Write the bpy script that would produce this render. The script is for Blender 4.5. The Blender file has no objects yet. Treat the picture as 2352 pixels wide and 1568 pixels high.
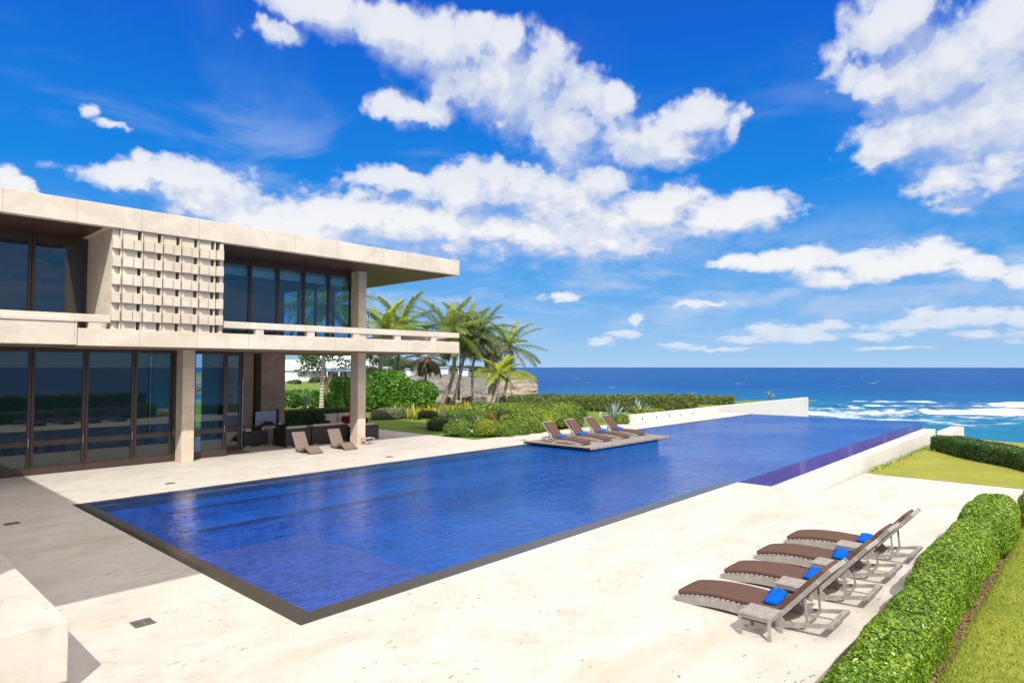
import bpy, math, random
import numpy as np
from mathutils import Vector, Matrix
random.seed(7); rng = np.random.default_rng(7)
S = bpy.context.scene
C = S.collection
R = math.radians

# ------------------------------------------------------------------ camera
CAM_H = 3.75
AZ = R(42.79)            # the view looks this far right of ... measured from +X (along the pool) to +Y (towards the villa)
PITCH = R(2.204)
cam_d = bpy.data.cameras.new('camera'); cam = bpy.data.objects.new('camera', cam_d); C.objects.link(cam)
cam.location = (0, 0, CAM_H)
cam.rotation_euler = (R(90) + PITCH, 0, AZ - R(90))
cam_d.sensor_width = 36.0; cam_d.lens = 36.0 * 1494.0 / 2352.0
cam_d.clip_start = 0.1; cam_d.clip_end = 30000
S.camera = cam
FH = np.array([math.cos(AZ), math.sin(AZ), 0]); RT = np.array([math.sin(AZ), -math.cos(AZ), 0]); UP = np.array([0, 0, 1.0])
FW = FH * math.cos(PITCH) + UP * math.sin(PITCH); UPC = UP * math.cos(PITCH) - FH * math.sin(PITCH)

def ray(px, py):                       # a point of the 2352 x 1568 survey of the photograph -> direction
    return FW * 1494.0 + RT * (px - 1176.0) - UPC * (py - 784.0)
def gp(px, py, z=0.0):                 # where that sight line meets the height z
    d = ray(px, py); t = (z - CAM_H) / d[2]; return np.array([d[0] * t, d[1] * t, z])
def dp(px, py, depth):                 # the point on that sight line at a forward distance
    d = ray(px, py); t = depth / float(d @ FH); return np.array([d[0] * t, d[1] * t, CAM_H + d[2] * t])
K = 2352.0 / 3837.0
def z5(u, v): return ((1350 + u / 2.6133) * K, (1000 + v / 2.6133) * K)

# ------------------------------------------------------------------ world, sun, exposure
TO_SUN = Vector((-0.60, -0.70, 1.0)).normalized()
SUN_EL = math.asin(TO_SUN.z); SUN_AZ = math.atan2(TO_SUN.y, TO_SUN.x)
W = bpy.data.worlds.new('World'); S.world = W; W.use_nodes = True
S.view_settings.view_transform = 'Standard'; S.view_settings.look = 'None'
S.view_settings.exposure = 0.43; S.view_settings.gamma = 1.0
sun_d = bpy.data.lights.new('sun', 'SUN'); sun_d.energy = 3.55; sun_d.angle = R(0.53); sun_d.color = (1.0, 0.965, 0.905)
sun = bpy.data.objects.new('sun', sun_d); C.objects.link(sun)
sun.rotation_euler = (-TO_SUN).to_track_quat('-Z', 'Y').to_euler()

# ---- node helper
class NT:
    def __init__(s, tree): s.t = tree; s.n = tree.nodes; s.l = tree.links
    def node(s, kind, **kw):
        n = s.n.new(kind)
        for k, v in kw.items(): setattr(n, k, v)
        return n
    def put(s, sock, v):
        if isinstance(v, bpy.types.NodeSocket): s.l.new(v, sock)
        elif v is not None: sock.default_value = v
    def math(s, op, a, b=None, c=None, clamp=False):
        n = s.node('ShaderNodeMath', operation=op); n.use_clamp = clamp
        s.put(n.inputs[0], a)
        if b is not None: s.put(n.inputs[1], b)
        if c is not None: s.put(n.inputs[2], c)
        return n.outputs[0]
    def vmath(s, op, a, b=None, c=None):
        n = s.node('ShaderNodeVectorMath', operation=op); s.put(n.inputs[0], a)
        if b is not None: s.put(n.inputs[1], b)
        if c is not None: s.put(n.inputs[2], c)
        return n.outputs['Value'] if op in ('LENGTH', 'DOT_PRODUCT', 'DISTANCE') else n.outputs[0]
    def mix(s, f, a, b, blend='MIX'):
        n = s.node('ShaderNodeMix', data_type='RGBA', blend_type=blend); n.clamp_factor = True
        s.put(n.inputs[0], f)
        for i, v in ((6, a), (7, b)):
            if isinstance(v, tuple) and len(v) == 3: v = v + (1.0,)
            s.put(n.inputs[i], v)
        return n.outputs[2]
    def noise(s, vec, scale, detail=4, rough=.55, dist=0, out='Fac'):
        n = s.node('ShaderNodeTexNoise'); s.put(n.inputs['Vector'], vec)
        n.inputs['Scale'].default_value = scale; n.inputs['Detail'].default_value = detail
        n.inputs['Roughness'].default_value = rough; n.inputs['Distortion'].default_value = dist
        return n.outputs[out]
    def smooth(s, v, a, b, lo=0.0, hi=1.0):
        n = s.node('ShaderNodeMapRange', interpolation_type='SMOOTHSTEP'); s.put(n.inputs[0], v)
        for i, q in enumerate((a, b, lo, hi)): s.put(n.inputs[i + 1], q)
        return n.outputs[0]
    def ramp(s, f, stops):
        n = s.node('ShaderNodeValToRGB'); s.put(n.inputs[0], f); e = n.color_ramp.elements
        while len(e) < len(stops): e.new(0.5)
        for i, (p, c) in enumerate(stops):
            e[i].position = p; e[i].color = tuple(c) + ((1.0,) if len(c) == 3 else ())
        return n.outputs[0]

# ---- clouds: lobes given by azimuth (right of the view bearing) and elevation in degrees, at infinite distance
def azel(px, py):
    d = ray(px, py); d = d / np.linalg.norm(d)
    return math.atan2(float(d @ RT), float(d @ FH)), math.asin(float(d[2]))
def lobe(px, py, rx, ry):
    a0, e0 = azel(px, py); a1, _ = azel(px + rx, py); _, e1 = azel(px, py - ry)
    return (a0, e0, max(1e-3, abs(a1 - a0)), max(1e-3, abs(e1 - e0)))
HIGH = [(730,25,130,60),(640,80,62,38),(900,70,150,62),(1000,110,120,85),(1085,58,50,38),(1155,95,45,55),(1070,185,110,72),(1180,200,130,115),
        (1262,235,105,105),(1330,300,110,75),(1290,350,75,60),(1422,235,55,40),(1440,325,110,58),(1600,270,88,52),(1530,335,115,45),
        (1690,285,38,45),(940,255,75,42),(225,245,52,32),(290,284,74,16)]
RIGHT = [(2060,50,130,85),(2150,160,190,130),(2290,250,250,190),(2040,170,110,66),(2352,60,150,120),(2110,290,150,85),(2240,395,150,75),(2060,335,100,40)]
LOW = [(300,410,130,36),(420,420,110,52),(330,378,22,24),(510,470,130,66),(570,505,80,45),(15,425,52,26),(660,520,110,40)]
MAIN = [(760,500,110,55),(900,500,160,62),(1050,440,105,62),(1165,425,85,58),(1280,465,130,72),(1390,430,78,52),(1500,490,140,66),(1560,445,52,38),
        (1650,510,120,46),(980,530,290,72),(1320,532,340,76),(700,540,150,60),(900,420,110,30),(1740,490,80,50)]
FAR = [(1820,600,110,38),(1750,605,90,24),(1900,640,100,38),(1700,602,90,18),(2010,612,110,40),(2130,590,110,40),(2240,625,100,34),(2330,650,60,28),
       (2210,728,160,34),(2090,750,120,28),(1830,770,120,24),(1710,780,60,14),(1300,680,60,16),(2330,770,90,26),(1600,700,90,9),(1462,738,20,20),(1440,770,60,12),(1380,786,44,10),(1560,792,60,8),(1765,756,56,18),(1900,745,60,18),(1860,778,90,12),(2010,772,70,14),(2110,722,52,20),(2165,742,84,22),(2262,718,80,26),(2345,728,50,30),(2255,768,100,16),(1650,800,120,7),(2050,800,160,8)]
def cloud_group():
    g = bpy.data.node_groups.new('cloud_field', 'ShaderNodeTree')
    g.interface.new_socket('P', in_out='INPUT', socket_type='NodeSocketVector')
    g.interface.new_socket('N', in_out='INPUT', socket_type='NodeSocketVector')
    g.interface.new_socket('D', in_out='OUTPUT', socket_type='NodeSocketFloat')
    t = NT(g); gi = t.node('NodeGroupInput'); go = t.node('NodeGroupOutput')
    def wob(sc, det, amp):
        return t.vmath('MULTIPLY', t.vmath('SUBTRACT', t.noise(gi.outputs[1], sc, det, .5, out='Color'), (.5, .5, .5)), amp)
    sp = t.node('ShaderNodeSeparateXYZ'); t.put(sp.inputs[0], gi.outputs[0]); calm = t.smooth(sp.outputs[1], .02, .22, .18, 1.0)
    cv = t.node('ShaderNodeCombineXYZ'); [t.put(cv.inputs[k_], calm) for k_ in range(2)]
    p = t.vmath('MULTIPLY_ADD', cv.outputs[0], t.vmath('ADD', wob(6.0, 3, (.085, .045, 0)), wob(24.0, 3, (.035, .028, 0))), t.vmath('ADD', gi.outputs[0], wob(50.0, 4, (.030, .014, 0))))
    cur = None
    for grp in (HIGH, RIGHT, LOW, MAIN, FAR):
        for q in grp:
            a, e, ra, re = lobe(*q)
            ln = t.vmath('LENGTH', t.vmath('MULTIPLY_ADD', p, (1 / ra, 1 / re, 0), (-a / ra, -e / re, 0)))
            if grp is FAR: ln = t.math('ADD', ln, .06 if q[1] < 660 else .28)
            elif q[0] in (1820, 225, 290): ln = t.math('ADD', ln, .52)
            if cur is None: cur = ln
            else:
                n = t.node('ShaderNodeMath', operation='SMOOTH_MIN'); t.put(n.inputs[0], cur); t.put(n.inputs[1], ln); n.inputs[2].default_value = .38; cur = n.outputs[0]
    def billow(sc):
        v = t.node('ShaderNodeTexVoronoi', feature='SMOOTH_F1', voronoi_dimensions='2D'); t.put(v.inputs['Vector'], t.vmath('ADD', gi.outputs[1], wob(30.0, 2, (.03, .03, 0)))); v.inputs['Scale'].default_value = sc; v.inputs['Smoothness'].default_value = .35
        return t.math('SUBTRACT', .55, v.outputs['Distance'])
    d = t.math('MULTIPLY', t.math('SUBTRACT', 1.22, cur), .95)
    d = t.math('MINIMUM', d, .85)
    puff = t.math('ADD', t.math('MULTIPLY', billow(15.0), .42), t.math('ADD', t.math('MULTIPLY', billow(36.0), .26), t.math('MULTIPLY', billow(80.0), .14)))
    fine = t.math('MULTIPLY', t.math('SUBTRACT', t.noise(gi.outputs[1], 20.0, 9, .62), .5), .95)
    d = t.math('ADD', d, t.math('ADD', puff, fine))
    t.put(go.inputs[0], d)
    return g
def build_sky():
    t = NT(W.node_tree); t.n.clear()
    out = t.node('ShaderNodeOutputWorld'); bg = t.node('ShaderNodeBackground'); t.l.new(bg.outputs[0], out.inputs[0])
    sky = t.node('ShaderNodeTexSky', sky_type='NISHITA'); sky.sun_disc = False
    sky.sun_elevation = SUN_EL; sky.sun_rotation = math.pi / 2 - SUN_AZ
    sky.altitude = 10; sky.air_density = 1.0; sky.dust_density = 0.35; sky.ozone_density = 3.0
    d = t.node('ShaderNodeTexCoord').outputs['Generated']
    fx = t.vmath('DOT_PRODUCT', d, tuple(FH)); rx = t.vmath('DOT_PRODUCT', d, tuple(RT)); uz = t.vmath('DOT_PRODUCT', d, (0, 0, 1))
    az = t.math('ARCTAN2', rx, fx); el = t.math('ARCSINE', uz)
    comb = t.node('ShaderNodeCombineXYZ'); t.put(comb.inputs[0], az); t.put(comb.inputs[1], el); P = comb.outputs[0]
    # billows get smaller and flatter towards the horizon
    comp = t.math('DIVIDE', 1.0, t.math('ADD', t.math('MAXIMUM', el, 0.0), .30))
    cn = t.node('ShaderNodeCombineXYZ'); t.put(cn.inputs[0], t.math('MULTIPLY', az, 1.0)); t.put(cn.inputs[1], t.math('MULTIPLY', t.math('LOGARITHM', t.math('ADD', t.math('MAXIMUM', el, -.05), .16), math.e), .55)); N = cn.outputs[0]
    grp = cloud_group()
    def field(dp_, dn_):
        g = t.node('ShaderNodeGroup'); g.node_tree = grp
        t.put(g.inputs[0], t.vmath('ADD', P, dp_)); t.put(g.inputs[1], t.vmath('ADD', N, dn_)); return g.outputs[0]
    D0 = field((0, 0, 0), (0, 0, 0)); D1 = field((-.014, .030, 0), (-.014, .045, 0))
    edge = t.math('SUBTRACT', D0, D1)
    alpha = t.smooth(D0, .0, t.smooth(edge, -.30, .15, 1.15, .52))
    veil = t.math('MULTIPLY', t.math('MULTIPLY', t.smooth(t.noise(t.vmath('MULTIPLY', N, (1.0, 2.2, 1)), 3.2, 7, .6, .6), .46, .74), t.smooth(el, .05, .16)), t.smooth(el, .26, .42, .40, .05))
    lowv = t.math('MULTIPLY', t.smooth(t.noise(t.vmath('MULTIPLY', N, (1.0, 1.6, 1)), 7.0, 8, .62, .4), .42, .68), t.math('MULTIPLY', t.smooth(el, .015, .06), t.smooth(el, .10, .24, .62, 0.0)))
    alpha = t.math('MAXIMUM', alpha, t.math('MAXIMUM', veil, lowv))
    lowb = t.smooth(el, .20, .30, 1.0, 0.0)          # the banks lower down face the sun
    lit = t.math('ADD', t.smooth(edge, -.12, .66), t.math('MULTIPLY', t.smooth(D0, .35, 1.15), t.math('MULTIPLY_ADD', lowb, .34, .14)), clamp=True)
    thick = t.smooth(D0, .15, .9)
    # sky colour: the physical sky, graded by height to the clear tropical blue of this day
    G = 7.1
    def gc(r, g, b_): return (r * G, g * G, b_ * G)
    grade = t.ramp(t.math('MULTIPLY', el, 1.6), [(0.0, (.40, .64, .93)), (.07, (.27, .54, .91)), (.20, (.085, .395, .87)), (.42, (.0, .250, .83)), (.75, (.0, .130, .70)), (1.0, (.0, .10, .58))])
    skyc = t.mix(.95, sky.outputs[0], t.vmath('MULTIPLY', grade, (G, G, G)))
    lav = gc(.60, .68, .87) + (1,); white = gc(.97, .975, .985) + (1,)
    lit = t.math('MULTIPLY', lit, t.math('MULTIPLY_ADD', lowb, .26, .74))
    cc = t.mix(lit, lav, white)
    cc = t.mix(t.math('MULTIPLY', t.math('SUBTRACT', 1.0, thick), .45), cc, gc(.66, .76, .95) + (1,))
    low = t.smooth(el, .0, .14)                 # far clouds sink into the pale air
    a2 = t.math('MULTIPLY', alpha, t.math('MULTIPLY_ADD', low, .45, .52))
    # bright warm cloud added outside the view, to lift and neutralise the shade
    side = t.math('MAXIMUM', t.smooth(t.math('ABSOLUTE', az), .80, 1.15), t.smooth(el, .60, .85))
    fill_cloud = t.math('MULTIPLY', t.smooth(t.noise(d, 2.6, 7, .6), .34, .52), side)
    skyc = t.mix(t.math('MULTIPLY', t.math('MULTIPLY', fill_cloud, .92), t.smooth(el, .12, .38)), skyc, gc(1.95, 1.77, 1.55) + (1,))
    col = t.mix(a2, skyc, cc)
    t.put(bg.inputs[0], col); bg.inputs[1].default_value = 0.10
    W.cycles.sampling_method = 'MANUAL'; W.cycles.sample_map_resolution = 512
build_sky()

# ------------------------------------------------------------------ materials
MATS = {}
def mat(name, color=(.5, .5, .5), rough=.6, spec=.5, build=None, metallic=0.0):
    m = bpy.data.materials.new(name); m.use_nodes = True; t = NT(m.node_tree)
    b = t.n['Principled BSDF']; b.inputs['Base Color'].default_value = tuple(color) + (1,); b.inputs['Roughness'].default_value = rough
    b.inputs['Specular IOR Level'].default_value = spec; b.inputs['Metallic'].default_value = metallic
    if build: build(t, b)
    MATS[name] = m; return m
def obj_co(t): return t.node('ShaderNodeTexCoord').outputs['Object']
def pos_co(t): return t.node('ShaderNodeNewGeometry').outputs['Position']
def bump(t, b, h, strength=.3, dist=.01):
    n = t.node('ShaderNodeBump'); n.inputs['Strength'].default_value = strength; n.inputs['Distance'].default_value = dist
    t.put(n.inputs['Height'], h); t.put(b.inputs['Normal'], n.outputs[0]); return n
def scaled(t, v, s): return t.vmath('MULTIPLY', v, s)

def travertine(c_lo, c_hi, stain, pit_scale=(1.2, 5.5, 5.5), stain_amt=.55, pits=.9, veins=(.35, 1.6, 1.6), panel=.10, joint=0.0, mottle=.30):
    def f(t, b):
        p = pos_co(t)
        cloud = t.noise(scaled(t, p, veins), 1.1, 6, .6, .6)
        base = t.mix(t.smooth(cloud, .35, .68), c_lo, c_hi)
        st = t.noise(scaled(t, p, (.22, .8, .8)), .9, 5, .65, .4)
        base = t.mix(t.math('MULTIPLY', t.smooth(st, .50, .72), stain_amt), base, stain)
        pn = t.node('ShaderNodeTexWhiteNoise', noise_dimensions='3D'); t.put(pn.inputs[0], t.vmath('FLOOR', scaled(t, p, (.52, .52, .25))))
        base = t.mix(t.math('MULTIPLY', pn.outputs[0], panel), base, stain)
        mo = t.noise(p, 1.7, 7, .68, .3); base = t.mix(t.math('MULTIPLY', t.smooth(mo, .50, .70), mottle), base, (c_lo[0] * .70, c_lo[1] * .69, c_lo[2] * .68))
        fine = t.noise(p, 38, 3, .6)
        base = t.mix(t.math('MULTIPLY', t.smooth(fine, .45, .75), .16), base, (c_lo[0] * .55, c_lo[1] * .52, c_lo[2] * .48))
        pt = t.noise(scaled(t, p, pit_scale), 4.2, 5, .62, .9); gate = t.smooth(t.noise(p, .7, 4, .65), .44, .58)
        pit = t.math('MULTIPLY', t.smooth(pt, .61, .67), gate)
        base = t.mix(t.math('MULTIPLY', pit, pits), base, (.20, .155, .115))
        t.put(b.inputs['Base Color'], base)
        if joint:
            sj = t.node('ShaderNodeSeparateXYZ'); t.put(sj.inputs[0], p); fj = t.math('FRACT', t.math('MULTIPLY', sj.outputs[0], .52)); lj = t.math('LESS_THAN', fj, .008)
            base = t.mix(t.math('MULTIPLY', lj, joint), base, (.20, .16, .12)); t.put(b.inputs['Base Color'], base)
        bump(t, b, t.math('SUBTRACT', t.math('MULTIPLY', fine, .25), pit), .35, .006)
    return f
M_DECK = mat('deck_travertine', rough=.62, spec=.35, build=travertine((.525, .488, .43), (.585, .555, .50), (.44, .37, .265), (1.5, 3.4, 3.4), .62, .95, (.6, 1.0, 1.0), .10, 0.0, .50))
M_STONE = mat('wall_travertine', rough=.7, spec=.3, build=travertine((.61, .535, .43), (.70, .63, .53), (.52, .42, .30), (4, 4, 6), .45, .8, (.8, .8, 1.3), .16, .6))
M_CORAL = mat('coral_stone', rough=.8, spec=.2, build=travertine((.34, .25, .17), (.44, .34, .24), (.25, .18, .115), (7, 7, 9), .6, .9, (1.5, 1.5, 3)))
M_COLUMN = mat('column_stone', rough=.75, spec=.25, build=travertine((.58, .47, .36), (.66, .56, .45), (.48, .37, .26), (6, 6, 9), .4, .8, (1.4, 1.4, 2.4)))
def white_wall(t, b):
    p = pos_co(t)
    s = t.noise(scaled(t, p, (.5, .5, .35)), 1.1, 5, .6)
    c = t.mix(t.smooth(s, .45, .85), (.64, .61, .56), (.56, .525, .47))
    t.put(b.inputs['Base Color'], c); bump(t, b, t.noise(p, 22, 4), .15, .01)
M_WHITEWALL = mat('white_rendered_wall', rough=.8, spec=.2, build=white_wall)
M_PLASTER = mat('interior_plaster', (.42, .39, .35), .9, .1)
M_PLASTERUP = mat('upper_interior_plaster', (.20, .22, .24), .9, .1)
M_INFLOOR = mat('interior_floor', (.22, .2, .17), .35, .4)
M_WHITE = mat('white_paint', (.80, .82, .83), .6, .3)
M_BLUESHADE = mat('house_blue_shade', (.16, .25, .36), .6, .3)  # blue shade on the roof band and porch, put into the colour
def timber_dark(t, b):
    p = pos_co(t); n = t.noise(scaled(t, p, (.6, 9, 3)), 2.5, 5, .6)
    br = t.node('ShaderNodeTexWave', wave_type='BANDS', bands_direction='Y'); t.put(br.inputs[0], p); br.inputs['Scale'].default_value = 2.2
    c = t.mix(n, (.045, .020, .016), (.085, .042, .032)); t.put(b.inputs['Base Color'], c)
    bump(t, b, t.smooth(br.outputs['Fac'], .0, .12), .5, .01)
M_SOFFIT = mat('dark_timber_soffit', rough=.4, spec=.5, build=timber_dark)
def frame_wood(t, b):
    p = pos_co(t); n = t.noise(scaled(t, p, (7, 7, 1.2)), 3, 5, .6)
    t.put(b.inputs['Base Color'], t.mix(n, (.034, .018, .013), (.075, .045, .034)))
M_FRAME = mat('dark_door_timber', rough=.45, spec=.45, build=frame_wood)
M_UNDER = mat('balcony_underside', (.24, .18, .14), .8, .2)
M_BLACKSTEEL = mat('black_steel', (.02, .02, .022), .4, .5)
M_STEEL = mat('brushed_steel', (.45, .46, .48), .3, .5, metallic=1.0)
def schlick(t, f0, normal=None, top=1.0):
    g = t.node('ShaderNodeNewGeometry'); n = normal if normal is not None else g.outputs['Normal']
    c = t.math('ABSOLUTE', t.vmath('DOT_PRODUCT', n, g.outputs['Incoming']))
    k = t.math('MULTIPLY', top, 1 - f0) if not isinstance(top, float) else (1 - f0) * top
    return t.math('MULTIPLY_ADD', t.math('POWER', t.math('SUBTRACT', 1.0, c, clamp=True), 5.0), k, f0)
def glass(name, tint, ior):
    m = bpy.data.materials.new(name); m.use_nodes = True; t = NT(m.node_tree); t.n.clear()
    o = t.node('ShaderNodeOutputMaterial'); tr = t.node('ShaderNodeBsdfTransparent'); tr.inputs[0].default_value = tint + (1,)
    gl = t.node('ShaderNodeBsdfGlossy'); gl.inputs['Roughness'].default_value = .006; gl.inputs[0].default_value = (.92, .96, 1, 1)
    fr = schlick(t, ior)
    bp = t.node('ShaderNodeBump'); bp.inputs['Strength'].default_value = .02; bp.inputs['Distance'].default_value = .02
    t.put(bp.inputs['Height'], t.noise(scaled(t, pos_co(t), (.5, .5, .35)), 1.0, 1)); t.put(gl.inputs['Normal'], bp.outputs[0])
    mx = t.node('ShaderNodeMixShader'); t.put(mx.inputs[0], fr); t.put(mx.inputs[1], tr.outputs[0]); t.put(mx.inputs[2], gl.outputs[0]); t.put(o.inputs[0], mx.outputs[0])
    return m
M_GLASS = glass('tinted_door_glass', (.33, .54, .63), .075)
M_GLASSUP = glass('window_glass', (.36, .60, .74), .10)
M_BLIND = mat('roller_blind_fabric', (.62, .66, .58), .9, .1)
# pool
def tile(c1, c2, grout, scale=20.0, bands=None):
    def f(t, b):
        p = pos_co(t)
        ch = t.node('ShaderNodeTexVoronoi', distance='CHEBYCHEV'); t.put(ch.inputs['Vector'], p); ch.inputs['Scale'].default_value = scale; ch.inputs['Randomness'].default_value = 0.0
        wn = t.node('ShaderNodeTexWhiteNoise', noise_dimensions='3D'); t.put(wn.inputs[0], t.vmath('FLOOR', scaled(t, p, (scale, scale, scale))))
        c = t.mix(wn.outputs[0], c1, c2)
        c = t.mix(t.smooth(ch.outputs['Distance'], .42, .47), c, grout)
        big = t.noise(p, .5, 4, .6); c = t.mix(t.math('MULTIPLY', t.smooth(big, .4, .7), .3), c, tuple(q * 1.5 for q in c2))
        t.put(b.inputs['Base Color'], c)
    return f
M_POOLTILE = mat('cobalt_pool_tile', rough=.35, spec=.08, build=tile((.001, .050, .26), (.001, .180, .56), (.003, .09, .36), 8))
M_LEDGETILE = mat('violet_ledge_tile', rough=.35, spec=.15, build=tile((.02, .02, .13), (.17, .125, .42), (.26, .20, .45), 11))
M_WEIRTILE = mat('violet_weir_tile', rough=.28, spec=.5, build=tile((.034, .036, .19), (.085, .078, .31), (.15, .13, .35), 7))
M_STEPTILE = mat('dark_step_tile', (.002, .028, .13), .3, .5)
def dark_stone(t, b):
    p = pos_co(t); n = t.noise(scaled(t, p, (3, 3, 3)), 4, 6, .7); t.put(b.inputs['Base Color'], t.mix(n, (.016, .014, .011), (.085, .07, .052)))
    bump(t, b, n, .5, .01)
M_COPING = mat('dark_coping_stone', rough=.16, spec=.5, build=dark_stone)
def pool_water():
    m = bpy.data.materials.new('pool_water'); m.use_nodes = True; t = NT(m.node_tree); t.n.clear()
    o = t.node('ShaderNodeOutputMaterial'); p = pos_co(t)
    h = t.math('ADD', t.math('MULTIPLY', t.noise(scaled(t, p, (1.0, 1.35, 1)), 9.0, 3, .6, .4), .30), t.math('ADD', t.math('MULTIPLY', t.noise(scaled(t, p, (1.0, 1.5, 1)), 3.3, 4, .6, .5), .95), t.math('MULTIPLY', t.noise(scaled(t, p, (1.0, 1.4, 1)), .9, 2, .5, .3), .9)))
    wind = t.smooth(t.noise(scaled(t, p, (.10, .16, 1)), 1.0, 3, .6), .35, .66)
    along = t.node('ShaderNodeMapRange'); sx = t.node('ShaderNodeSeparateXYZ'); t.put(sx.inputs[0], p); t.put(along.inputs[0], sx.outputs[0])
    along.inputs[1].default_value = 3; along.inputs[2].default_value = 26; along.inputs[3].default_value = .22; along.inputs[4].default_value = 1.0
    bp = t.node('ShaderNodeBump'); bp.inputs['Distance'].default_value = .22; t.put(bp.inputs['Height'], h)
    t.put(bp.inputs['Strength'], t.math('MULTIPLY', t.math('MULTIPLY_ADD', wind, .55, .35), along.outputs[0]))
    tr = t.node('ShaderNodeBsdfTransparent'); tr.inputs[0].default_value = (.50, .80, .98, 1)
    # the water's own colour: blue light scattered back by the body of water, broken by the ripples
    df = t.node('ShaderNodeBsdfDiffuse'); t.put(df.inputs['Color'], t.mix(t.noise(scaled(t, p, (.22, .3, 1)), 1.0, 4, .6), (.001, .080, .42), (.001, .18, .68)))
    bd = t.node('ShaderNodeBump'); bd.inputs['Distance'].default_value = .40; bd.inputs['Strength'].default_value = 1.0; t.put(bd.inputs['Height'], h); t.put(df.inputs['Normal'], bd.outputs[0])
    body = t.node('ShaderNodeMixShader'); t.put(body.inputs[0], t.math('MULTIPLY_ADD', along.outputs[0], .70, -.08)); t.put(body.inputs[1], tr.outputs[0]); t.put(body.inputs[2], df.outputs[0])
    gl = t.node('ShaderNodeBsdfGlossy'); gl.inputs['Roughness'].default_value = .03; gl.inputs[0].default_value = (1, 1, 1, 1); t.put(gl.inputs['Normal'], bp.outputs[0])
    fr = schlick(t, .024, bp.outputs[0], t.math('MULTIPLY_ADD', along.outputs[0], -.60, 1.10))
    mx = t.node('ShaderNodeMixShader'); t.put(mx.inputs[0], fr); t.put(mx.inputs[1], body.outputs[0]); t.put(mx.inputs[2], gl.outputs[0]); t.put(o.inputs[0], mx.outputs[0])
    return m
M_WATER = pool_water()
def sea_mat(t, b):
    p = pos_co(t)
    at = t.node('ShaderNodeAttribute', attribute_name='foam'); dpt = t.node('ShaderNodeAttribute', attribute_name='shoal')
    n = t.noise(scaled(t, p, (.012, .02, 1)), 1.0, 5, .6)
    deep = t.mix(n, (.0005, .050, .205), (.0008, .078, .255))
    shal = t.mix(n, (.003, .14, .25), (.010, .215, .30))
    c = t.mix(t.math('ADD', dpt.outputs['Fac'], t.math('MULTIPLY', t.math('SUBTRACT', n, .5), .35)), deep, shal)
    f1 = t.noise(scaled(t, p, (.10, .10, 1)), 1.0, 8, .68, .5)
    f2 = t.noise(scaled(t, p, (.35, .35, 1)), 1.0, 6, .7, .8)
    f = t.math('ADD', t.math('MULTIPLY', at.outputs['Fac'], 1.25), t.math('ADD', t.math('MULTIPLY', t.math('SUBTRACT', f1, .5), 2.2), t.math('MULTIPLY', t.math('SUBTRACT', f2, .5), 1.0)))
    foam = t.math('MULTIPLY', t.smooth(f, .28, 1.0), t.smooth(at.outputs['Fac'], .04, .30))
    caps = t.math('MULTIPLY', t.smooth(t.noise(scaled(t, p, (.035, .085, 1)), 1.0, 4, .6), .69, .74), .5)
    foam = t.math('MAXIMUM', foam, caps)
    t.put(b.inputs['Base Color'], t.mix(foam, c, (.85, .88, .9)))
    t.put(b.inputs['Roughness'], t.math('MULTIPLY_ADD', foam, .4, .45))
    h = t.math('ADD', t.noise(scaled(t, p, (.25, .35, 1)), 1.0, 6, .62), t.math('MULTIPLY', t.noise(scaled(t, p, (.03, .06, 1)), 1.0, 3, .5), 3))
    bump(t, b, h, .55, .9)
M_SEA = mat('sea_water', rough=.45, spec=.06, build=sea_mat)
# plants
def leaf(name, stops, rough=.38, trans=.28, spec=.5):
    m = bpy.data.materials.new(name); m.use_nodes = True; t = NT(m.node_tree); b = t.n['Principled BSDF']; o = t.n['Material Output']
    a = t.node('ShaderNodeAttribute', attribute_name='tone')
    c = t.ramp(a.outputs['Fac'], stops); t.put(b.inputs['Base Color'], c); b.inputs['Roughness'].default_value = rough; b.inputs['Specular IOR Level'].default_value = spec
    tl = t.node('ShaderNodeBsdfTranslucent'); t.put(tl.inputs[0], t.mix(.5, c, (.25, .35, .02)))
    mx = t.node('ShaderNodeMixShader'); mx.inputs[0].default_value = trans; t.put(mx.inputs[1], b.outputs[0]); t.put(mx.inputs[2], tl.outputs[0]); t.put(o.inputs[0], mx.outputs[0])
    MATS[name] = m; return m
L_HEDGE = leaf('hedge_leaf', [(0, (.05, .115, .010)), (.40, (.135, .25, .014)), (.80, (.26, .40, .022)), (.965, (.34, .46, .04)), (1, (.45, .36, .03))], .33)
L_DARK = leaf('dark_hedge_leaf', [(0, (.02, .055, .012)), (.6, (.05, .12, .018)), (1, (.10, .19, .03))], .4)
L_FAR = leaf('sea_hedge_leaf', [(0, (.05, .08, .018)), (.5, (.12, .165, .028)), (.9, (.20, .23, .04)), (1, (.28, .25, .12))], .5)
L_MOUND = leaf('clipped_shrub_leaf', [(0, (.05, .11, .012)), (.5, (.13, .22, .018)), (.9, (.23, .32, .025)), (1, (.34, .34, .03))], .4)
L_GOLD = leaf('gold_shrub_leaf', [(0, (.11, .16, .012)), (.5, (.23, .30, .018)), (1, (.42, .42, .03))], .4)
L_CLUSIA = leaf('glossy_shrub_leaf', [(0, (.035, .11, .012)), (.5, (.085, .23, .02)), (.9, (.16, .36, .03)), (1, (.24, .42, .05))], .36)
L_GREY = leaf('variegated_leaf', [(0, (.09, .12, .06)), (.5, (.20, .24, .12)), (1, (.38, .38, .22))], .5)
L_BROM = leaf('bromeliad_leaf', [(0, (.10, .17, .02)), (.35, (.26, .30, .02)), (.75, (.62, .50, .03)), (1, (.45, .22, .03))], .4)
L_STRAP = leaf('strappy_leaf', [(0, (.10, .18, .02)), (.6, (.22, .32, .03)), (1, (.40, .42, .06))], .45)
L_RUST = leaf('rusty_leaf', [(0, (.16, .10, .02)), (.5, (.30, .15, .04)), (1, (.38, .26, .05))], .5)
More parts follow.
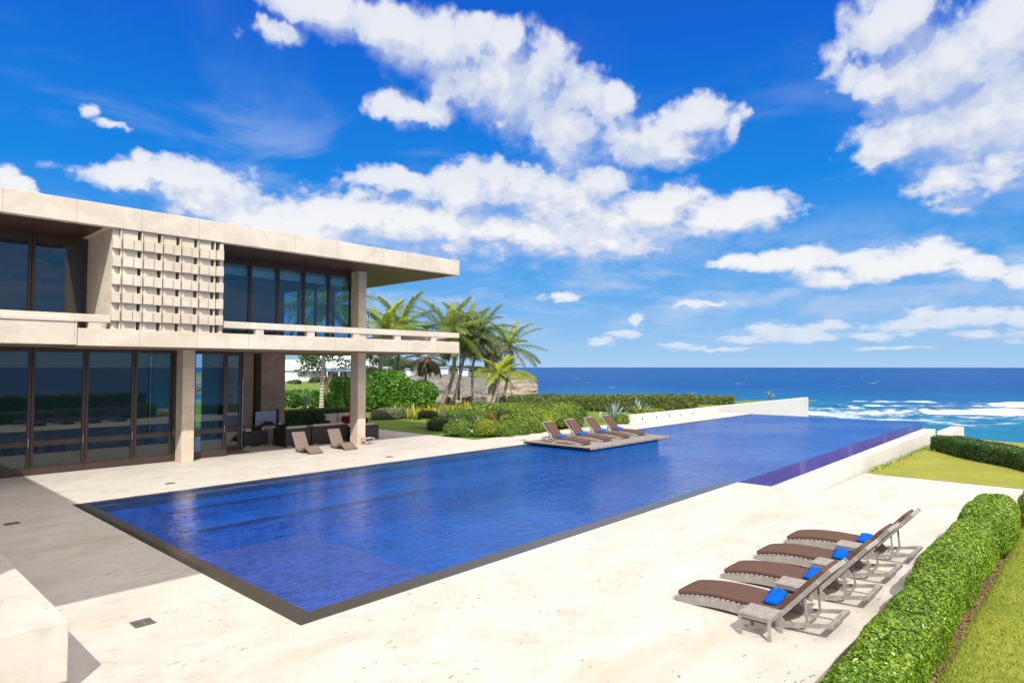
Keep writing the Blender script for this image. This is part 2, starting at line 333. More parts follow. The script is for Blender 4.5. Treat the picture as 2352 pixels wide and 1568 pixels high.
L_AGAVE = leaf('agave_leaf', [(0, (.16, .24, .24)), (.6, (.27, .36, .36)), (1, (.40, .46, .44))], .5, .08)
L_PALM = leaf('palm_leaf', [(0, (.06, .105, .02)), (.4, (.14, .20, .03)), (.8, (.27, .32, .04)), (1, (.48, .45, .06))], .42, .3)
L_PALMY = leaf('young_palm_leaf', [(0, (.12, .18, .016)), (.5, (.25, .34, .02)), (1, (.50, .50, .03))], .42, .3)
L_DRY = leaf('dry_palm_leaf', [(0, (.07, .06, .035)), (.6, (.15, .125, .075)), (1, (.40, .34, .10))], .7, .1)
L_TREE = leaf('distant_tree_leaf', [(0, (.03, .065, .03)), (.6, (.06, .11, .045)), (1, (.11, .16, .06))], .6)
L_GRASSBLADE = leaf('grass_blade', [(0, (.14, .20, .022)), (.5, (.26, .33, .035)), (1, (.42, .42, .07))], .6, .3)
def lawn(c1, c2, c3):
    def f(t, b):
        p = pos_co(t); n = t.noise(p, .6, 5, .6); m = t.noise(p, 9, 5, .7); q = t.noise(p, 70, 2, .6)
        c = t.mix(t.smooth(n, .3, .7), c1, c2); c = t.mix(t.math('MULTIPLY', t.smooth(m, .4, .7), .6), c, c3)
        c = t.mix(t.math('MULTIPLY', t.smooth(q, .4, .65), .35), c, tuple(x * .55 for x in c1)); t.put(b.inputs['Base Color'], c); bump(t, b, t.math('ADD', q, m), .6, .03)
    return f
M_LAWN = mat('lawn_grass', rough=.85, spec=.15, build=lawn((.20, .26, .028), (.33, .35, .05), (.42, .40, .09)))
M_LAWNFAR = mat('sea_lawn_grass', rough=.85, spec=.15, build=lawn((.22, .25, .030), (.31, .31, .045), (.38, .34, .10)))
M_LAWNG = mat('garden_lawn_grass', rough=.85, spec=.15, build=lawn((.10, .175, .028), (.15, .22, .035), (.20, .25, .05)))
def soil(t, b):
    p = pos_co(t); n = t.noise(p, 14, 6, .7); t.put(b.inputs['Base Color'], t.mix(n, (.09, .05, .025), (.42, .26, .13))); bump(t, b, n, .9, .03)
M_SOIL = mat('bed_soil', rough=.95, spec=.1, build=soil)
def rock(c1, c2, c3, sc):
    def f(t, b):
        p = pos_co(t); n = t.noise(scaled(t, p, (1, 1, 2.2)), sc, 8, .68, .6); m = t.noise(p, sc * .25, 4, .6)
        c = t.mix(t.smooth(n, .3, .7), c1, c2); c = t.mix(t.smooth(m, .5, .7), c, c3); t.put(b.inputs['Base Color'], c); bump(t, b, n, 1.0, .6 / sc)
    return f
M_CLIFF = mat('cliff_rock', rough=.95, spec=.1, build=rock((.20, .16, .12), (.46, .39, .31), (.38, .29, .20), .45))
M_CLIFFGREY = mat('grey_cliff_rock', rough=.95, spec=.1, build=rock((.13, .12, .11), (.30, .28, .26), (.21, .19, .16), .5))
def scrub(t, b):
    p = pos_co(t); n = t.noise(p, .35, 7, .7); t.put(b.inputs['Base Color'], t.mix(t.smooth(n, .35, .65), (.07, .10, .03), (.20, .22, .06))); bump(t, b, n, 1, .8)
M_SCRUB = mat('headland_scrub', rough=.95, spec=.1, build=scrub)
M_RUBBLE = mat('rubble_stone', rough=.95, spec=.1, build=rock((.07, .06, .05), (.40, .35, .30), (.26, .22, .18), 3.5))
def bark(t, b):
    p = obj_co(t); w = t.node('ShaderNodeTexWave', wave_type='BANDS', bands_direction='Z'); t.put(w.inputs[0], p); w.inputs['Scale'].default_value = 1.6; w.inputs['Distortion'].default_value = 1.5
    n = t.noise(p, 3, 5, .6); c = t.mix(n, (.20, .16, .125), (.42, .35, .28)); c = t.mix(t.smooth(w.outputs['Fac'], .0, .25, 1, 0), c, (.09, .07, .05))
    t.put(b.inputs['Base Color'], c); bump(t, b, w.outputs['Fac'], .8, .03)
M_BARK = mat('palm_bark', rough=.9, spec=.15, build=bark)
def bark_white(t, b):
    p = obj_co(t); w = t.node('ShaderNodeTexWave', wave_type='BANDS', bands_direction='Z'); t.put(w.inputs[0], p); w.inputs['Scale'].default_value = 1.3; w.inputs['Distortion'].default_value = 1.5
    n = t.noise(p, 3, 5, .6); c = t.mix(n, (.38, .35, .31), (.60, .55, .48)); c = t.mix(t.smooth(w.outputs['Fac'], .0, .28, 1, 0), c, (.08, .065, .05))
    t.put(b.inputs['Base Color'], c); bump(t, b, w.outputs['Fac'], .8, .03)
M_BARKW = mat('pale_palm_bark', rough=.9, spec=.15, build=bark_white)
M_TRUNK = mat('tree_trunk_bark', (.16, .12, .09), .9, .1)
# furniture
def teak(t, b):
    p = obj_co(t); n = t.noise(scaled(t, p, (1.5, 9, 9)), 5, 5, .65); m = t.noise(p, 7, 4, .6)
    c = t.mix(n, (.19, .17, .155), (.36, .33, .305)); c = t.mix(t.math('MULTIPLY', t.smooth(m, .5, .7), .6), c, (.46, .43, .41))
    t.put(b.inputs['Base Color'], c); bump(t, b, n, .3, .004)
M_TEAK = mat('weathered_teak', rough=.8, spec=.2, build=teak)
def cloth(c):
    def f(t, b):
        p = obj_co(t); n = t.noise(p, 3, 4, .6); q = t.noise(p, 160, 2, .6)
        t.put(b.inputs['Base Color'], t.mix(n, tuple(x * .88 for x in c), tuple(x * 1.1 for x in c))); bump(t, b, q, .25, .003)
    return f
M_CUSHION = mat('brown_canvas', rough=.9, spec=.12, build=cloth((.115, .066, .052)))
M_TOWEL = mat('blue_towel', rough=.95, spec=.08, build=cloth((.002, .10, .52)))
M_FOAM = mat('taupe_foam', rough=.6, spec=.3, build=cloth((.20, .148, .122)))
M_WICKER = mat('dark_wicker', rough=.6, spec=.3, build=lambda t, b: (t.put(b.inputs['Base Color'], t.mix(t.noise(scaled(t, obj_co(t), (40, 40, 90)), 1, 2), (.018, .015, .014), (.055, .047, .042))), bump(t, b, t.noise(scaled(t, obj_co(t), (40, 40, 90)), 1, 2), .5, .004)))
M_CREAM = mat('cream_cushion', rough=.95, spec=.1, build=cloth((.52, .45, .37)))
M_RED = mat('red_cushion', rough=.95, spec=.1, build=cloth((.13, .008, .014)))
M_BLACKC = mat('black_cushion', rough=.95, spec=.1, build=cloth((.02, .017, .016)))
def planks(t, b):
    p = obj_co(t); s = t.node('ShaderNodeSeparateXYZ'); t.put(s.inputs[0], p)
    y = t.math('MULTIPLY', s.outputs[0], 7.2); fr = t.math('FRACT', y); idx = t.math('FLOOR', y)
    wn = t.node('ShaderNodeTexWhiteNoise', noise_dimensions='1D'); t.put(wn.inputs['W'], idx)
    n = t.noise(scaled(t, p, (12, 1.2, 5)), 2.5, 5, .65)
    c = t.mix(wn.outputs[0], (.16, .14, .125), (.30, .265, .235)); c = t.mix(t.math('MULTIPLY', n, .5), c, (.38, .34, .31))
    gap = t.math('LESS_THAN', fr, .07); c = t.mix(gap, c, (.02, .018, .016)); t.put(b.inputs['Base Color'], c); bump(t, b, t.math('SUBTRACT', 1.0, gap), .5, .006)
M_PLANK = mat('weathered_planks', rough=.8, spec=.2, build=planks)
M_GRATE = mat('drain_grate_metal', (.17, .15, .13), .5, .4)
M_GRATEDK = mat('drain_slot_dark', (.02, .018, .016), .8, .2)
M_STOOL = mat('sunbleached_teak', (.42, .36, .30), .8, .2)
M_LAMPW = mat('lamp_white', (.75, .75, .72), .5, .4)
M_GREYMETAL = mat('grill_steel', (.40, .42, .46), .35, .5, metallic=.6)
M_TRIM = mat('house_window_glass', (.05, .09, .14), .1, .6)
M_SHADE = mat('house_grey_trim', (.42, .47, .52), .6, .3)

# ------------------------------------------------------------------ mesh helpers
class MB:
    def __init__(s): s.v = []; s.f = []; s.tone = []; s.n = 0; s.smooth = False
    def add(s, verts, faces, tone=None):
        verts = np.asarray(verts, float).reshape(-1, 3); b = s.n
        s.v.append(verts); s.f += [tuple(i + b for i in q) for q in faces]; s.n += len(verts)
        s.tone.append(np.full(len(verts), .5) if tone is None else np.broadcast_to(np.asarray(tone, float), (len(verts),)))
        return s
    def quads(s, q4, tone):               # q4: (n,4,3) array of loose quads
        n = len(q4); b = s.n; s.v.append(q4.reshape(-1, 3)); idx = (np.arange(n * 4).reshape(n, 4) + b)
        s.f += [tuple(r) for r in idx.tolist()]; s.n += n * 4; s.tone.append(np.repeat(tone, 4)); return s
    def box(s, x0, x1, y0, y1, z0, z1, M=None):
        v = np.array([(x, y, z) for z in (z0, z1) for y in (y0, y1) for x in (x0, x1)], float)
        if M is not None: v = (np.asarray(M)[:3, :3] @ v.T).T + np.asarray(M)[:3, 3]
        return s.add(v, [(0, 2, 3, 1), (4, 5, 7, 6), (0, 1, 5, 4), (2, 6, 7, 3), (0, 4, 6, 2), (1, 3, 7, 5)])
    def bar(s, a, b, w, h, up=(0, 0, 1)):
        a = np.asarray(a, float); b = np.asarray(b, float); d = b - a; d /= np.linalg.norm(d)
        side = np.cross(d, up); side /= np.linalg.norm(side); u = np.cross(side, d)
        v = [p + side * sx * w / 2 + u * sz * h / 2 for p in (a, b) for sx, sz in ((-1, -1), (1, -1), (1, 1), (-1, 1))]
        return s.add(v, [(0, 1, 2, 3), (7, 6, 5, 4), (0, 4, 5, 1), (1, 5, 6, 2), (2, 6, 7, 3), (3, 7, 4, 0)])
    def tube(s, pts, radii, seg=8, tone=None):
        pts = np.asarray(pts, float); n = len(pts); rings = []
        for i in range(n):
            d = pts[min(i + 1, n - 1)] - pts[max(i - 1, 0)]; d /= np.linalg.norm(d) + 1e-9
            r = np.cross(d, (0, 0, 1.0) if abs(d[2]) < .95 else (1.0, 0, 0)); r /= np.linalg.norm(r); q = np.cross(r, d)
            for k in range(seg): a = 2 * math.pi * k / seg; rings.append(pts[i] + (r * math.cos(a) + q * math.sin(a)) * radii[i])
        f = [(i * seg + k, i * seg + (k + 1) % seg, (i + 1) * seg + (k + 1) % seg, (i + 1) * seg + k) for i in range(n - 1) for k in range(seg)]
        f += [tuple(range(seg - 1, -1, -1)), tuple((n - 1) * seg + k for k in range(seg))]
        return s.add(rings, f, tone)
    def prism(s, prof, x0, x1):           # profile in (y,z) extruded along x
        n = len(prof); v = [(x, y, z) for x in (x0, x1) for y, z in prof]
        f = [(i, (i + 1) % n, n + (i + 1) % n, n + i) for i in range(n)] + [tuple(range(n - 1, -1, -1)), tuple(range(n, 2 * n))]
        return s.add(v, f)
    def poly(s, pts, z0, z1):             # plan outline (counter-clockwise) extruded upwards
        n = len(pts); v = [(x, y, z) for z in (z0, z1) for x, y in pts]
        f = [(i, (i + 1) % n, n + (i + 1) % n, n + i) for i in range(n)] + [tuple(range(n - 1, -1, -1)), tuple(range(n, 2 * n))]
        return s.add(v, f)
    def build(s, name, m, parent=None, bevel=0, smooth=False, origin=None, subd=0):
        v = np.concatenate(s.v); me = bpy.data.meshes.new(name)
        if origin is not None: v = v - np.asarray(origin)
        me.from_pydata(v.tolist(), [], s.f); me.materials.append(m)
        at = me.attributes.new('tone', 'FLOAT', 'POINT'); at.data.foreach_set('value', np.concatenate(s.tone).astype(np.float32))
        if smooth: me.polygons.foreach_set('use_smooth', [True] * len(me.polygons))
        me.update(); o = bpy.data.objects.new(name, me); C.objects.link(o)
        if origin is not None: o.location = origin
        if parent is not None: o.parent = parent
        if bevel:
            b = o.modifiers.new('bevel', 'BEVEL'); b.width = bevel; b.segments = 2; b.limit_method = 'ANGLE'; b.angle_limit = R(40)
        if subd:
            q = o.modifiers.new('subdivision', 'SUBSURF'); q.levels = subd; q.render_levels = subd
        return o
def tag(o, label, cat, group=None, kind=None):
    if label: o['label'] = label
    if cat: o['category'] = cat
    if group: o['group'] = group
    if kind: o['kind'] = kind
    return o
def struct(o): o['kind'] = 'structure'; return o
def thing(name, label, cat, loc=(0, 0, 0), rz=0, group=None):
    o = bpy.data.objects.new(name, None); C.objects.link(o); o.empty_display_size = .3
    o.location = loc; o.rotation_euler = (0, 0, rz); return tag(o, label, cat, group)
def dup(root, loc, rz, label, group=None):
    r = root.copy(); C.objects.link(r); r.location = loc; r.rotation_euler = (0, 0, rz); r['label'] = label
    if group: r['group'] = group
    for ch in list(root.children):
        c = ch.copy(); C.objects.link(c); c.parent = r
        for g in list(ch.children):
            d = g.copy(); C.objects.link(d); d.parent = c
    return r
def part(m, parent, name, *boxes, bevel=0):
    b = MB()
    for q in boxes: b.box(*q)
    return b.build(name, m, parent, bevel)

def lowfreq(P, sc, seed=0):
    r = np.random.default_rng(seed); o = np.zeros(len(P))
    for k in range(6):
        w = r.normal(size=3) * sc * (1 + k * .5); o += np.sin(P @ w + r.uniform(0, 6.28)) / (1 + k * .5)
    return o / 3

# ------------------------------------------------------------------ setting: deck, pool, terraces, lawns, sea
P0 = (4.95, 8.76); P1 = (51.5, 9.72); P2 = (51.0, 21.30); P3 = (4.97, 20.94)
def er(x): return P0[1] + (P1[1] - P0[1]) * (x - P0[0]) / (P1[0] - P0[0])     # right pool edge
def el_(x): return P3[1] + (P2[1] - P3[1]) * (x - P3[0]) / (P2[0] - P3[0])    # left pool edge
d = MB()
TH = -.30
def dpoly(pts): d.poly(pts, TH, 0.0)
XB = 20.6
dpoly([(-16, 2.72), (P0[0], 2.72), (P0[0], P0[1]), (P3[0], P3[1]), (P3[0], 36), (-16, 36)])
dpoly([(P0[0], 2.72), (XB, 2.72), (XB, er(XB)), (P0[0], P0[1])])
dpoly([(P3[0], P3[1]), (23.3, el_(23.3)), (23.3, 36), (P3[0], 36)])
dpoly([(23.3, el_(23.3)), (P2[0], P2[1]), (P2[0], 24.15), (23.3, 24.15)])
struct(d.build('pool_deck', M_DECK))

cw = .42; iw = .36                    # coping widths
a0, b0 = P0[0] + iw, er(P0[0] + iw) + cw
cp = MB()
zc = -.004
cp.poly([P0, (a0, er(a0)), (a0, el_(a0)), P3], -.30, zc)
cp.poly([(a0, er(a0)), (XB, er(XB)), (XB, er(XB) + cw), (a0, er(a0) + cw)], -.30, zc)
cp.poly([(a0, el_(a0) - .22), (P2[0], P2[1] - .22), P2, (a0, el_(a0))], -.30, zc)
struct(cp.build('pool_coping', M_COPING))
zc = -.016
ww = MB()                              # the weir the water slides over on the sea-garden side and at the far end
ww.poly([(XB, er(XB)), P1, (P1[0], P1[1] + .42), (XB, er(XB) + cw)], -.80, zc)
ww.poly([(P1[0] - .42, P1[1] + .42), (P1[0], P1[1] + .42), P2, (P2[0] - .42, P2[1] - .22)], -3.0, zc)
struct(ww.build('pool_weir', M_WEIRTILE))
pb = MB()
DZ = -1.45
I0 = (a0, er(a0) + cw); I1 = (P1[0] - .42, er(P1[0] - .42) + cw); I2 = (P2[0] - .42, el_(P2[0] - .42) - .22); I3 = (a0, el_(a0) - .22)
pts = [I0, I1, I2, I3]
v = [(x, y, z) for z in (DZ, zc - .002) for x, y in pts]
pb.add(v, [(0, 1, 2, 3)] + [(i, 4 + i, 4 + (i + 1) % 4, (i + 1) % 4) for i in range(4)])
struct(pb.build('pool_basin', M_POOLTILE))
lg = MB(); lg.box(a0 + .004, 8.15, b0 + .004, 14.15, DZ, -.20)
struct(lg.build('pool_ledge', M_LEDGETILE))
st = MB()
for k, (yy, zz) in enumerate(((19.35, -.30), (17.9, -.62))):
    st.box(6.9 + k * .2, 22.8, yy, el_(a0) - .26, DZ, zz)
struct(st.build('pool_steps', M_POOLTILE))
sn = MB()
for k, (yy, zz) in enumerate(((19.35, -.30), (17.9, -.62))): sn.box(6.9 + k * .2, 15.5, yy - .03, yy + .14 + .08 * k, zz + .004, zz + .012)
struct(sn.build('pool_step_edge', M_STEPTILE))
wt = MB()
wz = -.009; XI = a0 + .001
wt.add([(XI, er(XI) + cw + .001, wz), (XB + .002, er(XB) + cw + .001, wz), (XB + .002, er(XB) + .002, wz), (P1[0] - .003, P1[1] + .003, wz), (P2[0] - .003, P2[1] - .224, wz), (XI, el_(XI) - .222, wz)], [(0, 1, 2, 3, 4, 5)])
struct(wt.build('pool_water', M_WATER))
# catch gutter floor and the white basin wall along the sea garden
TZ = -.55
gt = MB(); gt.poly([(XB, 7.98), (46, 8.62), (51.5, 8.75), (51.5, 9.72), (XB, er(XB))], -1.2, -.72); struct(gt.build('overflow_gutter', M_WEIRTILE))
bw = MB(); bw.poly([(XB, 7.5), (46.0, 7.98), (46.0, 8.60), (XB, 7.985)], -4.0, 0.0)
tag(bw.build('basin_wall', M_WHITEWALL), 'long white rendered wall below the violet tiled pool edge, beside the lower lawn', 'wall')
bw = MB(); bw.poly([(46.002, 7.2), (50.5, 7.2), (50.5, 7.9), (46.002, 7.9)], -4.0, -.12)
tag(bw.build('low_wall', M_WHITEWALL), 'short low white wall between the basin wall end and the hedge above the surf', 'wall')
lt = MB(); lt.poly([(XB, -16), (29.1, -16), (29.1, 7.5), (XB, 7.5)], -1.5, TZ); struct(lt.build('lower_terrace', M_DECK))
ls = MB()
gx = np.linspace(29.1, 47, 40); gy = np.linspace(-16, 7.5, 44)
sv = []; sf = []
for i, x in enumerate(gx):
    for j, y in enumerate(gy):
        sv.append((x, y, TZ + .012 + .05 * math.sin(x * .7) * math.sin(y * .9 + 1) * min(1, (x - 29.1) / 2)))
for i in range(39):
    for j in range(43): k = i * 44 + j; sf.append((k, k + 44, k + 45, k + 1))
ls.add(sv, sf); struct(ls.build('lower_lawn', M_LAWNFAR, smooth=True))
ul = MB(); ul.poly([(-16, -16), (XB, -16), (XB, 1.62), (-16, 1.62)], -.30, -.03); struct(ul.build('upper_lawn', M_LAWN))
so = MB(); so.poly([(-16, 1.62), (XB, 1.62), (XB, 2.72), (-16, 2.72)], -.30, -.06); struct(so.build('planting_bed', M_SOIL))
# garden ground beyond the deck, gently uneven
gl = MB(); nx, ny = 70, 60
gx = np.linspace(23.3, 84, nx); gy = np.linspace(24.15, 100, ny); sv = []; sf = []
for i, x in enumerate(gx):
    for j, y in enumerate(gy):
        z = -.02 + (.12 * math.sin(x * .35) * math.sin(y * .28)) * min(1, (x - 23.3) / 4) * min(1, (y - 24.15) / 4)
        sv.append((x, y, z))
def in_garden(x, y):
    u_ = x * FH[0] + y * FH[1]; w_ = x * RT[0] + y * RT[1]; a_ = math.degrees(math.atan2(w_, u_)); return u_ < (69 if a_ < -1 else 64 if a_ < 12 else 72)
for i in range(nx - 1):
    for j in range(ny - 1):
        k = i * ny + j
        if in_garden(gx[i], gy[j]): sf.append((k, k + ny, k + ny + 1, k + 1))
gl.add(sv, sf)
ga = MB(); gl.box(-40, 23.296, 36.0, 100, -.4, -.03)
struct(gl.build('garden_lawn', M_LAWNG, smooth=False))
# land mass under everything, with a rough cliff edge
coast = [(-60, -19), (20, -19), (40, -18), (47, -12), (49, -3), (50.5, 4), (52.6, 9), (54, 16), (54.5, 23.8), (74.5, 24.0), (80, 27), (87, 40), (90, 60), (86, 82), (78, 110), (-60, 110)]
def resample(pts, step):
    o = []
    for i in range(len(pts)):
        a = np.array(pts[i]); b = np.array(pts[(i + 1) % len(pts)]); n = max(1, int(np.linalg.norm(b - a) / step))
        for k in range(n): o.append(a + (b - a) * k / n)
    return np.array(o)
cr = resample(coast, 2.2); cc_ = cr.mean(0)
tm = MB(); rows = []
for k, (z, off) in enumerate(((-1.6, -.3), (-2.2, .2), (-4, .8), (-6, 1.6), (-9.5, 4.0))):
    dirs = cr - np.array([20, 40]); dirs = dirs / np.linalg.norm(dirs, axis=1)[:, None]
    jit = rng.uniform(-.5, .5, (len(cr), 2)) * (0 if k == 0 else 1)
    q = cr + dirs * off + jit; rows.append(np.c_[q, np.full(len(q), z) + (rng.uniform(-.25, .25, len(q)) if k else 0)])
nn = len(cr); tm.add(np.concatenate(rows), [(k * nn + i, (k + 1) * nn + i, (k + 1) * nn + (i + 1) % nn, k * nn + (i + 1) % nn) for k in range(4) for i in range(nn)] + [tuple(range(nn))])
struct(tm.build('shore_terrain', M_CLIFF))

# sea: one sheet to the horizon, swell and breakers as relief
SEA = -8.0
def sea():
    ang = np.concatenate([np.linspace(-math.pi, -.95, 22)[:-1], np.linspace(-.95, .95, 560), np.linspace(.95, math.pi, 22)[1:-1]])
    rad = np.concatenate([[3], np.geomspace(55, 900, 330), np.geomspace(980, 8600, 26)])
    A, Q = np.meshgrid(ang, rad); px = Q * (np.cos(A) * FH[0] + np.sin(A) * RT[0]); py = Q * (np.cos(A) * FH[1] + np.sin(A) * RT[1])
    shore_d = np.clip((Q - 60) / 330.0, 0, 1)
    shoal = 1 - shore_d ** .8
    shoal = np.clip(shoal * (1 + .12 * np.sin(px * .02) * np.sin(py * .03)), 0, 1)
    foam = np.zeros_like(px); zz = np.zeros_like(px)
    fade = np.clip((1400 - Q) / 900, 0, 1)
    u = Q * np.cos(A); w = Q * np.sin(A)          # u: out to sea, w: to the right
    zz += fade * (.16 * np.sin(u * .21 + .6 * np.sin(w * .021)) + .10 * np.sin(u * .37 + w * .11 + 1.7) + .06 * np.sin(u * .9 - w * .35))
    def breaker(p, q, width, h, f, tail=0.0):
        a = gp(p[0], p[1], SEA)[:2]; b = gp(q[0], q[1], SEA)[:2]
        ua, wa = a @ FH[:2], a @ RT[:2]; ub, wb = b @ FH[:2], b @ RT[:2]
        t = np.clip((w - wa) / (wb - wa + 1e-9), -.2, 1.2); uc = ua + (ub - ua) * t + 2.2 * np.sin(w * .11 + ua) + 1.2 * np.sin(w * .31)
        end = np.clip(np.minimum((w - wa), (wb - w)) / 7.0, 0, 1); end = end * end * (3 - 2 * end)
        dd = u - uc
        q = np.c_[w.ravel(), np.full(w.size, ua * 3.1), np.zeros(w.size)]; rag = (.62 + .55 * lowfreq(q, .12, int(ua)) + .45 * lowfreq(q, .45, int(ua) + 1)).reshape(w.shape).clip(.05, 1.3)
        ridge = np.exp(-(dd / width) ** 2) * end * rag
        nonlocal zz, foam
        zz = zz + ridge * h
        fm = np.where(dd < 0, np.exp(-(dd / (width * .9 + tail)) ** 2), np.exp(-(dd / (width * .55)) ** 2)) * end * (.45 + .55 * rag)
        foam = np.maximum(foam, fm * f)
    F = lambda u_, v_: ((2700 + u_ / 2.0686) * K, (1300 + v_ / 2.0686) * K)
    breaker(F(440, 372), F(690, 384), 1.6, .7, 1.0)
    breaker(F(840, 446), F(1560, 452), 2.6, .35, .62, 7)
    breaker(F(930, 425), F(1700, 425), 3.0, .2, .60, 3)
    breaker(F(1400, 500), F(2500, 524), 2.3, 1.5, 1.3, 9)
    breaker(F(1960, 455), F(2500, 458), 2.8, 1.1, 1.15, 6)
    breaker(F(1440, 452), F(2100, 452), 4.0, .2, .55, 4)
    breaker(F(900, 555), F(1500, 566), 1.2, .3, .8, 3)
    breaker(F(1380, 580), F(2450, 590), 3.2, .25, .56, 3)
    breaker(F(1560, 612), F(2400, 640), 2.5, .15, .50, 3)
    breaker(F(1500, 668), F(1960, 712), 1.8, .7, 1.2, 5)
    breaker(F(1750, 545), F(2150, 550), 1.5, .25, .6, 2)
    # unbroken swell faces
    breaker(F(1450, 352), F(1920, 385), 1.6, 1.1, .0)
    breaker(F(650, 462), F(1450, 500), 2.2, 1.3, .0)
    breaker(F(2050, 610), F(2400, 625), 2.0, .8, .0)
    band = np.exp(-((u - 165) / 45.0) ** 2) * np.clip((w + 5) / 30, 0, 1); q = np.c_[(u * 1.0).ravel(), (w * .35).ravel(), np.zeros(u.size)]; foam = np.maximum(foam, (band * (.34 + .32 * lowfreq(q, .09, 77).reshape(u.shape))).clip(0, 1))
    c = dp(1348, 878, 190); cw_ = c[:2] @ RT[:2]; e = gp(1348, 880, SEA)[:2]
    foam = np.maximum(foam, .9 * np.exp(-(((u - e @ FH[:2]) / 3.0) ** 2 + ((w - e @ RT[:2]) / 2.2) ** 2)))
    na, nr = len(ang), len(rad); V = np.stack([px, py, SEA + zz], -1).reshape(-1, 3)
    f = [(r * na + i, r * na + (i + 1) % na, (r + 1) * na + (i + 1) % na, (r + 1) * na + i) for r in range(nr - 1) for i in range(na)]
    m = MB(); m.add(V, f); o = m.build('sea', M_SEA, smooth=True)
    for nm, arr in (('foam', foam), ('shoal', shoal)):
        at = o.data.attributes.new(nm, 'FLOAT', 'POINT'); at.data.foreach_set('value', arr.reshape(-1).astype(np.float32))
    struct(o)
sea()

# ------------------------------------------------------------------ the villa
villa = thing('villa', 'two storey pale travertine villa with flat cantilevered roof, perforated screen and dark glass doors', 'house', (0, 0, 0))
YF = 24.6; XE = 22.6
b = MB(); b.box(-14, XE, YF, 36.0, 8.43, 9.18); rf = b.build('roof_slab', M_STONE, villa, bevel=.012)
part(M_SOFFIT, rf, 'soffit', (10.56, XE - .3, YF + .3, 35.7, 8.395, 8.426), (-13.7, 6.6, YF + .3, 35.7, 8.395, 8.426))
wr = MB(); wr.box(-14, -.12, 6.35, YF - .004, 8.43, 8.74); o = wr.build('roof_slab', M_STONE, villa, bevel=.012)
part(M_COLUMN, villa, 'column', (-2.1, -1.6, 7.4, 8.0, 0, 8.43), bevel=.01)
part(M_COLUMN, villa, 'column', (-2.1, -1.6, 15.6, 16.2, 0, 8.43), bevel=.01)
b = MB(); b.box(5.86, XE, YF, 34.9, 4.43, 5.0); fs = b.build('floor_slab', M_STONE, villa, bevel=.012)
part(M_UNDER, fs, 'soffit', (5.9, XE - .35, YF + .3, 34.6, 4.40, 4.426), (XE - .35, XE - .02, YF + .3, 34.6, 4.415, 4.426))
b = MB(); b.box(-14, 5.856, YF - .05, 34.9, 4.45, 5.29); b.build('floor_slab', M_STONE, villa, bevel=.02)
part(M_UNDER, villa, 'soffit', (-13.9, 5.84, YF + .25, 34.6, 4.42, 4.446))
# balcony rails on stub posts
rl = part(M_STONE, villa, 'balcony_rail', (10.57, XE, YF, YF + .30, 5.21, 5.46), (XE - .30, XE, YF + .302, 34.9, 5.21, 5.46), bevel=.012)
for x in (11.85, 14.08, 16.30, 18.58, 20.78): part(M_STONE, rl, 'rail_post', (x, x + .32, YF + .03, YF + .29, 5.002, 5.208))
for y in (27.0, 29.4, 31.8): part(M_STONE, rl, 'rail_post', (XE - .28, XE - .02, y, y + .32, 5.002, 5.208))
rl = part(M_STONE, villa, 'balcony_rail', (-14, 6.83, YF + .06, YF + .36, 5.22, 5.47), bevel=.012)
part(M_STONE, rl, 'rail_post', (6.2, 6.55, YF + .08, YF + .34, 5.002, 5.218))
lipb = MB(); lipb.box(-14, 5.84, YF - .09, YF - .052, 5.20, 5.305); lipb.build('sill_lip', M_STONE, villa, bevel=.008)
# columns
for x, w in ((9.98, .47), (18.05, .45)): part(M_COLUMN, villa, 'column', (x, x + w, 26.85, 27.49, 0.0, 4.428), bevel=.012)
part(M_COLUMN, villa, 'column', (18.05, 18.5, 26.85, 27.49, 5.002, 8.394), bevel=.012)
# perforated stone screen
part(M_STONE, villa, 'side_wall', (6.855, 7.06, YF + .16, 28.0, 5.002, 8.428))
part(M_STONE, villa, 'side_wall', (10.42, 10.555, YF + .06, 28.0, 5.002, 8.39))
sc = MB(); fx = [7.08, 7.73, 8.37, 8.99, 9.61, 10.22]; rows_z = [8.10, 7.49, 6.875, 6.26, 5.65]
for i, x in enumerate(fx):
    sc.box(x, x + .04, YF + .055, YF + 1.0, 5.003, 8.427)
    if i < 5:
        x1 = fx[i + 1]
        sc.box(x + .047, x1 - .11, YF + .11, YF + .21, 5.003, 8.427)             # recessed slab, a slot left open beside the next fin
        sc.box(x1 - .13, x1 - .112, YF + .22, YF + .95, 5.003, 8.427)
    for z in rows_z:
        if i < 5:
            w = fx[i + 1] - x
            sc.box(x + .07, x + .36, YF - .065, YF + .107, z - .355, z)
            sc.box(x + .375, x + w + .02, YF - .012, YF + .107, z - .362, z - .006)
        else: sc.box(x + .05, x + .29, YF - .10, YF + .05, z - .355, z)
for z in rows_z: sc.box(6.84, 7.075, YF - .02, YF + .15, z - .36, z - .003)
sc.box(7.13, 10.41, YF + 1.3, YF + 1.4, 5.003, 8.4)
sc.build('stone_screen', M_STONE, villa, bevel=.006)

